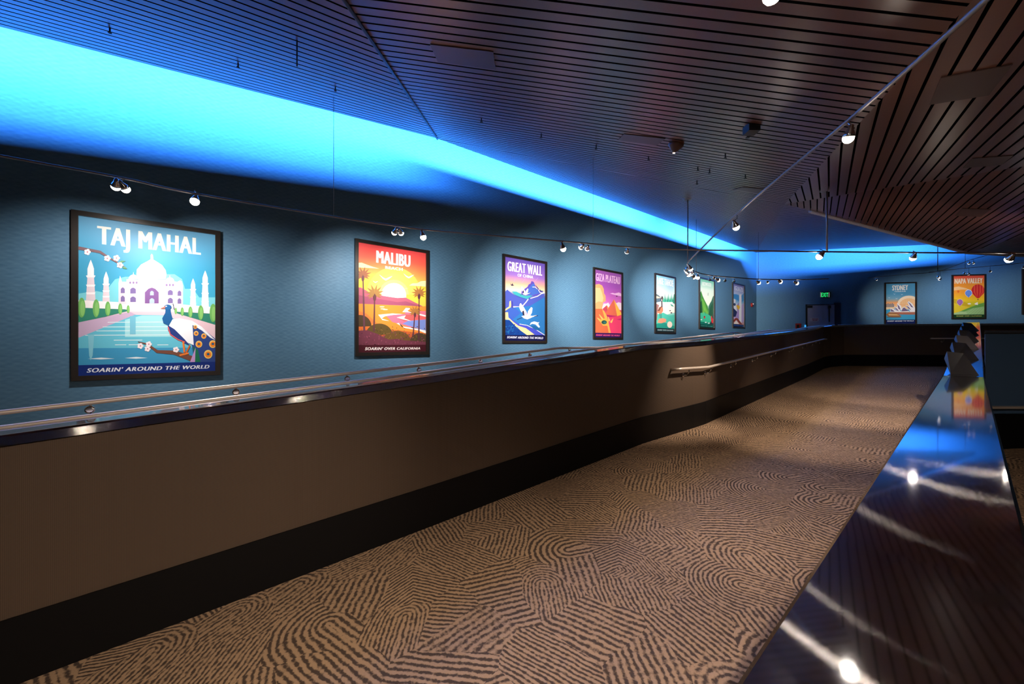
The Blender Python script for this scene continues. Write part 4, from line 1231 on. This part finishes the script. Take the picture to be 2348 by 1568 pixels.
def art_gorge(ar):
    ar.grad(0, 1, [(0, (30, 150, 125)), (.3, (60, 175, 140)), (.5, (235, 245, 225)), (.8, (225, 245, 232)), (1, (120, 205, 180))])
    ar.poly([(375, 880), (375, 480), (405, 400), (435, 500), (470, 580), (500, 640), (540, 720), (570, 900)], (70, 140, 60)); ar.poly([(375, 880), (375, 650), (420, 600), (440, 880)], (34, 84, 50))
    ar.poly([(420, 560), (450, 580), (490, 680), (540, 900), (450, 900)], (104, 175, 70))
    ar.poly([(540, 900), (555, 720), (580, 660), (610, 610), (640, 520), (660, 500), (660, 960)], (60, 110, 90)); ar.poly([(560, 900), (580, 740), (640, 640), (660, 640), (660, 960)], (40, 92, 66))
    ar.poly([(375, 860), (470, 840), (570, 900), (660, 960), (660, 1100), (375, 1090)], (62, 190, 150)); ar.poly([(375, 1030), (660, 1060), (660, 1110), (375, 1100)], (20, 120, 104))
    for k in range(8): leaf(ar, 450 + k * 16, 900 - k % 3 * 30, 120, 96, 8, ((130, 200, 90), (80, 150, 60))[k % 2])
    ar.poly([(540, 450), (548, 440), (546, 500), (538, 500)], (80, 90, 80))
    ar.ell(475, 940, 18, 26, (200, 60, 60)); ar.ell(472, 928, 9, 12, (50, 50, 50), n=10)
    ar.poly([(570, 1090), (620, 980), (650, 860), (660, 860), (660, 1100)], (44, 60, 64)); ar.poly([(600, 960), (612, 900), (630, 950), (650, 980), (645, 1060), (618, 1050)], (220, 50, 60))
    for x, y in ((410, 990), (500, 1045), (560, 1060)): ar.ell(x, y, 22, 10, (230, 248, 240), n=10)
    ar.poly([(370, 1085), (662, 1110), (662, 1180), (370, 1170)], (10, 60, 58))
    ar.text('REDWOOD', [(430, 215), (610, 245), (610, 320), (430, 295)], (246, 252, 246), bold=.04)
    ar.text("SOARIN' OVER CALIFORNIA", [(405, 1100), (640, 1118), (640, 1140), (405, 1122)], (80, 180, 165), shear=.25, bold=.03)


def art_falls(ar):
    ar.grad(0, 1, [(0, (230, 160, 130)), (.2, (190, 165, 215)), (.5, (245, 240, 250)), (.62, (120, 185, 230)), (.8, (190, 205, 240)), (1, (120, 118, 185))])
    ar.poly([(1045, 470), (1110, 470), (1160, 490), (1160, 610), (1110, 580), (1045, 540)], (70, 150, 215)); ar.poly([(1210, 500), (1258, 440), (1258, 600), (1220, 620)], (80, 155, 215))
    ar.poly([(1170, 470), (1210, 470), (1215, 1060), (1160, 1060)], (252, 250, 255)); ar.poly([(1110, 700), (1165, 640), (1165, 1040), (1110, 1000)], (176, 150, 210)); ar.poly([(1215, 700), (1258, 640), (1258, 1040), (1215, 1040)], (196, 176, 226))
    # a toucan on a branch
    ar.poly([(1045, 900), (1045, 730), (1070, 700), (1110, 740), (1125, 840), (1100, 930), (1060, 930)], (42, 50, 100)); ar.poly([(1045, 740), (1075, 650), (1105, 660), (1118, 740), (1130, 830)], (236, 240, 248)); ar.ell(1078, 680, 22, 28, (60, 78, 120))
    ar.poly([(1110, 690), (1170, 700), (1182, 740), (1160, 790), (1130, 760)], (250, 196, 50)); ar.ell(1072, 610, 26, 40, (240, 240, 246), n=12)
    ar.poly([(1045, 1010), (1100, 950), (1140, 960), (1230, 1080), (1180, 1075), (1115, 990), (1045, 1060)], (150, 62, 40)); ar.poly([(1060, 1075), (1110, 1000), (1165, 1075)], (250, 236, 228))
    ar.poly([(1040, 1070), (1262, 1090), (1262, 1150), (1040, 1140)], (18, 24, 72))
    ar.text('IGUAZU', [(1072, 290), (1240, 330), (1240, 425), (1072, 385)], (228, 232, 250), bold=.045)
    ar.text("SOARIN' AROUND THE WORLD", [(1055, 1085), (1252, 1100), (1252, 1122), (1055, 1108)], (60, 110, 200), shear=.25, bold=.03)


def art_sydney(ar):
    ar.grad(0, 1, [(0, (50, 140, 190)), (.18, (70, 165, 205)), (.38, (245, 215, 170)), (.52, (245, 165, 100)), (.62, (120, 165, 190)), (.75, (80, 150, 190)), (1, (90, 165, 210))])
    ar.ell(470, 660, 150, 115, (250, 226, 196), 0, 180); ar.ell(470, 665, 118, 84, (246, 190, 130), 0, 180)
    for k in range(9): ar.line([(355 + k * 26, 610 - int(60 * math.sin(math.pi * (k + 1.5) / 11))), (355 + k * 26, 665)], 4, (250, 226, 196))
    for k in range(7): ar.poly([(168 + k * 16, 700), (168 + k * 16, 660 - (k % 3) * 8), (180 + k * 16, 655 - (k % 2) * 10), (180 + k * 16, 700)], (110, 125, 140))
    ar.poly([(168, 735), (280, 720), (550, 740), (550, 880), (168, 880)], (70, 165, 205))
    wt, vi = (246, 242, 244), (120, 104, 140)
    for pts, inn in (([(315, 645), (365, 680), (385, 740), (330, 745), (318, 700)], [(318, 660), (345, 690), (362, 735), (335, 730)]),
                     ([(450, 640), (470, 620), (520, 660), (552, 720), (552, 770), (500, 740)], [(458, 632), (490, 655), (530, 710), (500, 700)]),
                     ([(425, 672), (480, 690), (540, 765), (490, 768), (455, 710)], [(432, 680), (470, 700), (500, 745), (468, 725)]),
                     ([(225, 712), (275, 725), (325, 765), (230, 768)], [(230, 722), (262, 740), (285, 762), (236, 762)]),
                     ([(275, 690), (320, 705), (372, 768), (320, 768), (295, 730)], [(280, 698), (312, 720), (340, 755), (310, 745)]),
                     ([(366, 765), (385, 710), (410, 696), (480, 765)], [(372, 760), (390, 716), (410, 706), (470, 755)])):
        ar.poly(pts, wt); ar.poly(inn, vi)
    ar.poly([(210, 768), (550, 768), (550, 806), (330, 800), (210, 785)], (180, 110, 90)); ar.line([(210, 768), (550, 768)], 6, (240, 220, 205))
    ar.poly([(170, 800), (205, 772), (300, 775), (330, 795), (375, 825), (340, 842), (200, 832)], (160, 110, 72)); ar.poly([(200, 790), (310, 795), (350, 815), (210, 815)], (226, 176, 120)); ar.line([(180, 838), (370, 840)], 5, (90, 80, 70))
    for x, y in ((378, 528), (280, 522), (210, 572), (308, 585)): ar.poly([(x - 16, y - 8), (x, y), (x + 16, y - 8), (x, y + 5)], (244, 246, 250))
    ar.poly([(168, 872), (552, 872), (552, 925), (168, 925)], (18, 34, 92))
    ar.text('SYDNEY', [(250, 398), (460, 392), (460, 466), (250, 472)], (248, 246, 240), bold=.05)
    ar.text('HARBOUR', [(284, 478), (430, 476), (430, 492), (284, 494)], (226, 232, 236), bold=.03)
    ar.text("SOARIN' AROUND THE WORLD", [(187, 880), (535, 880), (535, 898), (187, 900)], (220, 224, 236), shear=.25, bold=.03)


def balloon(ar, x, y, r, c1, c2, ring=None):
    if ring: ar.poly([(x + (r * 1.12) * math.cos(a), y - (r * 1.12) * math.sin(a)) for a in [math.radians(-30 + 240 * i / 20) for i in range(21)]] + [(x - r * .2, y + r * 1.3), (x + r * .2, y + r * 1.3)], ring)
    env = [(x + r * math.cos(a), y - r * .95 * math.sin(a)) for a in [math.radians(-30 + 240 * i / 20) for i in range(21)]] + [(x - r * .18, y + r * 1.2), (x + r * .18, y + r * 1.2)]
    ar.poly(env, c1)
    for k in (-.62, -.2, .25, .66):
        ar.poly([(x + r * k, y - r * .95 * math.sqrt(max(0, 1 - k * k))), (x + r * (k + .17), y - r * .95 * math.sqrt(max(0, 1 - (k + .17) ** 2))), (x + r * (k + .19), y + r * .25), (x + r * .12 * (1 if k > 0 else -1), y + r * 1.2), (x + r * k * 1.03, y + r * .25)], c2)
    ar.poly([(x - r * .1, y + r * 1.32), (x + r * .1, y + r * 1.32), (x + r * .08, y + r * 1.5), (x - r * .08, y + r * 1.5)], (120, 84, 60))


def art_napa(ar):
    ar.grad(0, 1, [(0, (60, 110, 50)), (.2, (150, 190, 60)), (.42, (246, 200, 40)), (.6, (250, 160, 50)), (.8, (248, 150, 50)), (.92, (246, 110, 60)), (1, (240, 84, 66))])
    ar.poly([(1030, 440), (1100, 425), (1200, 450), (1240, 470), (1130, 468), (1030, 480)], (252, 196, 130))
    ar.poly([(1030, 590), (1100, 600), (1200, 640), (1260, 690), (1030, 760)], (206, 170, 40)); ar.poly([(1030, 640), (1160, 680), (1260, 700), (1060, 790), (1030, 780)], (226, 196, 50))
    ar.poly([(1060, 780), (1180, 730), (1280, 690), (1360, 660), (1432, 640), (1432, 800), (1030, 800)], (104, 160, 72)); ar.poly([(1170, 760), (1280, 715), (1432, 690), (1432, 800), (1200, 800)], (150, 190, 120))
    for k in range(5): ar.line([(1190 + k * 40, 798), (1300 + k * 34, 712)], 4, (176, 208, 150))
    ar.poly([(1030, 780), (1130, 755), (1200, 760), (1220, 800), (1030, 800)], (170, 200, 140))
    ar.poly([(1310, 650), (1350, 632), (1352, 672), (1310, 664)], (246, 236, 220)); ar.ell(1240, 655, 24, 10, (250, 232, 200), n=12)
    balloon(ar, 1352, 480, 84, (206, 44, 44), (232, 84, 60))
    balloon(ar, 1230, 515, 42, (80, 120, 205), (140, 176, 235), (232, 230, 240))
    balloon(ar, 1118, 632, 38, (150, 92, 160), (186, 130, 186), (236, 206, 160))
    balloon(ar, 1096, 492, 15, (236, 120, 50), (226, 96, 44))
    ar.poly([(1030, 798), (1434, 796), (1434, 842), (1030, 842)], (26, 62, 34))
    ar.text('NAPA VALLEY', [(1048, 320), (1412, 314), (1412, 384), (1048, 390)], (252, 226, 180), bold=.05)
    ar.text("SOARIN' OVER CALIFORNIA", [(1070, 806), (1400, 806), (1400, 824), (1070, 826)], (170, 176, 90), shear=.25, bold=.03)


def art_last(ar):
    ar.grad(0, 1, [(0, (40, 20, 60)), (.2, (120, 40, 90)), (.5, (240, 90, 90)), (.75, (230, 120, 150)), (1, (130, 110, 190))])
    ar.poly([(0, 40), (25, 55), (60, 30), (93, 45), (93, 0), (0, 0)], (70, 30, 80))
    ar.ell(46, 70, 14, -14, (252, 200, 120))


# ------------------------------------------------------------------ hang the posters
def poster(loc, right, up, nrm, w, h, art, q, label, fw=0.042, group=None):
    """framed poster: flat dark frame with depth, printed sheet inside"""
    root = thing('framed_poster', loc - up * (h / 2), label, 'poster', group)
    b = MB(); dpt = 0.035
    def bar(cu, cv, hu, hv):
        b.box(loc + right * cu + up * cv + nrm * (dpt / 2), (hu, hv, dpt / 2), (right, up, nrm))
    bar(-(w - fw) / 2, 0, fw / 2, h / 2); bar((w - fw) / 2, 0, fw / 2, h / 2)
    bar(0, (h - fw) / 2, w / 2 - fw, fw / 2); bar(0, -(h - fw) / 2, w / 2 - fw, fw / 2)
    b.build('frame', M['frame'], root)
    pw, ph = w - 2 * fw, h - 2 * fw
    ar = Art(pw if q else 93.0, ph if q else 137.0, q)
    art(ar)
    if not q:
        ar.v = [(x / 93.0 * pw, y / 137.0 * ph, z) for x, y, z in ar.v]; ar.w, ar.h = pw, ph
    ar.build('print', loc + nrm * 0.012, right, up, nrm, root)
    return root


YA, ZA, XA = Vector((0, 1, 0)), Vector((0, 0, 1)), Vector((1, 0, 0))
PW, PH = 1.02, 1.45
LEFT = [(art_taj, [(187, 122), (1289, 280), (1289, 1390), (187, 1425)], 'poster titled TAJ MAHAL with a white peacock beside a blue pool'),
        (art_malibu, [(147, 130), (960, 265), (962, 1446), (150, 1452)], 'poster titled MALIBU BEACH with palms and an orange sunset'),
        (art_wall, [(158, 120), (790, 240), (797, 1445), (165, 1450)], 'poster titled GREAT WALL OF CHINA with white cranes over blue hills'),
        (art_giza, [(170, 148), (683, 245), (690, 1440), (180, 1440)], 'poster titled GIZA PLATEAU in purple and orange with pyramids'),
        (art_tahoe, [(1330, 240), (1692, 322), (1698, 1335), (1335, 1325)], 'poster titled LAKE TAHOE in pale green with a brown goose'),
        (art_gorge, [(374, 152), (658, 220), (660, 1160), (376, 1150)], 'bright green river gorge poster, sixth along the left wall'),
        (art_falls, [(1040, 255), (1258, 305), (1262, 1140), (1046, 1128)], 'white and blue waterfall poster nearest the room corner')]
for i, (fn, q, lb) in enumerate(LEFT):
    poster(Vector((WL, PY[i], PZ[i])), YA, ZA, XA, PW, PH, fn, q, lb)
FAR = [(2063.5, 696.0, 0.93, 1.42, art_sydney, [(163, 380), (550, 376), (552, 925), (168, 925)], 'poster titled SYDNEY with white sail roofs on the far wall'),
       (2220.0, 680.5, 0.934, 1.45, art_napa, [(1030, 290), (1432, 284), (1434, 838), (1030, 842)], 'poster titled NAPA VALLEY with hot air balloons on the far wall'),
       (2383.0, 668.5, 0.934, 1.45, art_last, None, 'pink and purple poster cut off by the right edge of the photo')]
for px, py, w_, h_, fn, q, lb in FAR:
    poster(far(px, py), WBD, ZA, WBN, w_, h_, fn, q, lb)
# ------------------------------------------------------------------ far wall fittings
def far_box(mb, x0, y0, x1, y1, d0, d1, mi=0):
    a, c = far(x0, y1, d0), far(x1, y0, d0)
    cc = (a + c) / 2 + WBN * ((d1 - d0) / 2)
    mb.box(cc, (abs((c - a).dot(WBD)) / 2, abs(d1 - d0) / 2, abs(c.z - a.z) / 2), (WBD, WBN, ZA), mi)


M['door'] = plain('grey_blue_door', (0.30, 0.31, 0.42), 0.5)
M['door_frame'] = plain('grey_door_frame', (0.24, 0.27, 0.38), 0.5)
M['door_dark'] = plain('dark_navy_recess', (0.010, 0.022, 0.05), 0.6)
floor_far = H0 - 0.615
droot = thing('door_1', Vector((far(1880, 760).x, far(1880, 760).y, floor_far)), 'grey blue fire door below the green exit sign', 'door')
droot['kind'] = 'structure'


def far_col(x0, x1, ytop, d0, d1, mat, name):
    b = MB(); a, c = far(x0, ytop, d0), far(x1, ytop, d0)
    zt = (a.z + c.z) / 2
    cc = Vector(((a.x + c.x) / 2, (a.y + c.y) / 2, (zt + floor_far) / 2)) + WBN * ((d1 - d0) / 2)
    b.box(cc, (abs((c - a).dot(WBD)) / 2, (d1 - d0) / 2, (zt - floor_far) / 2), (WBD, WBN, ZA))
    return b.build(name, mat, droot)


far_col(1850, 1899, 700, 0.004, 0.035, M['door'], 'door_leaf')
far_col(1899.5, 1911.5, 698, 0.004, 0.05, M['door_frame'], 'door_frame')
far_col(1847, 1849.7, 698, 0.004, 0.05, M['black'], 'door_frame')
far_col(1912, 1927, 694, 0.002, 0.012, M['door_dark'], 'side_recess')
b = MB(); far_box(b, 1849, 697.5, 1912, 700, 0.004, 0.05); b.build('door_frame', M['black'], droot)
b = MB(); far_box(b, 1850, 701, 1861, 706, 0.04, 0.09); b.build('door_closer', M['black'], droot)
b = MB(); far_box(b, 1898, 700.5, 1903, 707, 0.05, 0.11); far_box(b, 1900, 706, 1902, 738, 0.05, 0.07); b.build('closer_arm', M['black'], droot)
M['sign_pale'] = plain('pale_notice', (0.45, 0.40, 0.44), 0.5)
M['sign_red'] = plain('red_notice_ink', (0.30, 0.05, 0.06), 0.5)
sg = thing('door_notice', far(1868, 737, 0.036), 'small pale notice with red print on the grey door', 'sign')
b = MB(); far_box(b, 1858, 728.5, 1878, 737, 0.036, 0.040); b.build('plate', M['sign_pale'], sg)
b = MB()
for k, (u0, u1) in enumerate(((1862, 1866), (1867, 1869.5), (1870.5, 1875.5), (1863, 1868), (1869, 1874))):
    yy = 730.5 if k < 3 else 733.4
    far_box(b, u0, yy, u1, yy + 1.6, 0.040, 0.042)
b.build('lettering', M['sign_red'], sg)

# exit sign
M['exit_green'] = emissive('exit_green_glow', (0.02, 1.0, 0.22), 1.6)
M['exit_case'] = plain('exit_sign_case', (0.012, 0.05, 0.03), 0.4)
M['exit_end'] = emissive('exit_sign_ends', (0.75, 0.72, 0.72), 0.22)
er = thing('exit_sign', far(1891, 682, 0.0), 'glowing green EXIT sign above the grey door', 'sign')
b = MB(); far_box(b, 1880.5, 669.5, 1902, 682, 0.002, 0.06); b.build('case', M['exit_case'], er)
for x0_ in (1880.8, 1899.8):
    b = MB(); far_box(b, x0_, 670.2, x0_ + 1.8, 681.2, 0.06, 0.066); b.build('end_mark', M['exit_end'], er)
vs_, fs = text_shape('EXIT', 0.0, 0.018)
b = MB(); o0 = far(1883.6, 680.6, 0.063); o1 = far(1899.0, 680.6, 0.063); o2 = far(1883.6, 670.6, 0.063)
for f in fs:
    if f is None: continue
    b.face([o0 + (o1 - o0) * vs_[i][0] + ZA * (o2.z - o0.z) * vs_[i][1] for i in f])
b.build('lettering', M['exit_green'], er)
# fire alarm pull box and little blue indicator on the far wall
M['alarm_red'] = plain('alarm_red', (0.32, 0.02, 0.015), 0.4)
ar_ = thing('fire_alarm_box', far(1830, 753, 0.0), 'dark red alarm box with black centre left of the grey door', 'alarm')
b = MB(); far_box(b, 1823.5, 741.5, 1835, 754, 0.002, 0.06); b.build('case', M['alarm_red'], ar_)
b = MB(); far_box(b, 1826.5, 744.5, 1832, 752, 0.06, 0.072); b.build('handle', M['black'], ar_)
b = MB(); far_box(b, 1844.5, 745, 1847.5, 752, 0.002, 0.04)
tag(b.build('indicator_light', emissive('blue_indicator', (0.05, 0.45, 1.0), 0.9)), 'tiny blue indicator light beside the grey door', 'light')
# red strobe near the room corner
st = left(1722.5, 699, -0.004)
sr = thing('alarm_strobe', st, 'small red alarm strobe on the wall right of the waterfall poster', 'alarm')
b = MB(); b.lathe(st, XA, [(0.0, 0.075), (0.03, 0.075), (0.05, 0.05)], 18); b.build('case', M['alarm_red'], sr)
b = MB(); b.box(st + Vector((0.055, 0.03, 0.03)), (0.015, 0.022, 0.022)); b.build('lens', plain('clear_lens', (0.7, 0.6, 0.6), 0.15), sr)

# ------------------------------------------------------------------ things on the ceiling
def flush_panel(quad, pl, label, group=None):
    n = pl[1]; P = [ceil_at(x, y, pl, 0.006) for x, y in quad]
    b = MB(); b.grid([P, [p + n * 0.005 for p in P]], smooth=False)
    return tag(b.build('access_panel', M['panel_wood']), label, 'access panel', group)


flush_panel([(986, 100), (1131, 117), (1137, 158), (1004, 140)], PL2, 'flush wooden access panel in the ceiling above the Malibu poster')
flush_panel([(1431, 306), (1526, 317), (1506, 332), (1417, 320)], PL2, 'small flush access panel in the ceiling left of the dome detector')
flush_panel([(1703, 428), (1756, 433), (1742, 443), (1682, 434)], PL2, 'thin flush access panel where the blue glow meets the track')
flush_panel([(2158, 176), (2322, 146), (2268, 216), (2132, 238)], PL5, 'large flush access panel in the upper right ceiling field')
flush_panel([(2230, 362), (2324, 355), (2296, 377), (2208, 384)], PL5, 'narrow flush access panel near the right edge, upper ceiling field')
flush_panel([(2207, 477), (2272, 479), (2250, 496), (2190, 494)], PL4, 'middle flush access panel in the lower right ceiling field')
flush_panel([(2198, 548), (2246, 548), (2226, 559), (2180, 558)], PL4, 'lowest flush access panel, just above the balloon poster')

c = ceil_at(1551, 329, PL2, 0.0)
dt = thing('smoke_detector', c, 'dark wood-coloured dome detector on the ceiling left of the black box', 'detector')
b = MB(); b.lathe(c, -PL2[1], [(-0.01, 0.065), (0.02, 0.065), (0.035, 0.05), (0.06, 0.03), (0.075, 0.012)], 20); b.build('dome', plain('brown_detector', (0.12, 0.045, 0.02), 0.4), dt)
b = MB()
for k in (-1, 1): b.sphere(c - PL2[1] * 0.08 + W(k * 0.006, 0, 0) - W(0, 0, 0), 0.004, 8, 6)
b.build('led', M['bulb_soft'], dt)
c = ceil_at(1725, 289, PL2, 0.02)
b = MB(); b.box(c, (0.04, 0.04, 0.028), (W(1, 0, 0) - W(0, 0, 0), W(0, 1, 0) - W(0, 0, 0), ZA))
tag(b.build('junction_box', M['black']), 'small black box on the ceiling right of the dome detector', 'box')

# small dark sprinkler heads
SPR = [(1104, 273), (1241, 309), (1367, 335), (1487, 361), (1600, 385), (1627, 391), (1663, 355), (1598, 417), (1714, 306), (1709, 403)]
for i, (x, y) in enumerate(SPR):
    c = ceil_at(x, y - 3, PL2 if y < 400 else PL2, 0.0)
    s = thing('sprinkler_head', c, 'small dark sprinkler head on the slatted ceiling', 'sprinkler', 'ceiling sprinkler heads')
    b = MB(); b.tube([c, c - ZA * 0.035], 0.006, 8); b.build('pipe', M['black'], s)
    b = MB(); b.lathe(c - ZA * 0.035, -ZA, [(0.0, 0.004), (0.004, 0.014), (0.008, 0.014)], 10); b.build('deflector', M['black'], s)
PL1 = plane3(Eb, A, Sx)
for x, y in ((546, 145), (769, 200), (252, 65)):
    c = ceil_at(x, y, PL1, 0.0)
    s = thing('sprinkler_head', c, 'small dark sprinkler head on the slatted ceiling', 'sprinkler', 'ceiling sprinkler heads')
    b = MB(); b.tube([c, c - ZA * 0.025], 0.005, 8); b.build('pipe', M['black'], s)
    b = MB(); b.lathe(c - ZA * 0.025, -ZA, [(0.0, 0.004), (0.004, 0.011), (0.008, 0.011)], 10); b.build('deflector', M['black'], s)
c = ceil_at(681, 92, PL1, 0.0); e = Vector((c.x, c.y, PX(681, 152, depth(c)).z))
b = MB(); b.tube([c, e], 0.0045, 8)
tag(b.build('hanging_rod', M['black']), 'black rod hanging from the blue-washed ceiling at upper left', 'rod')
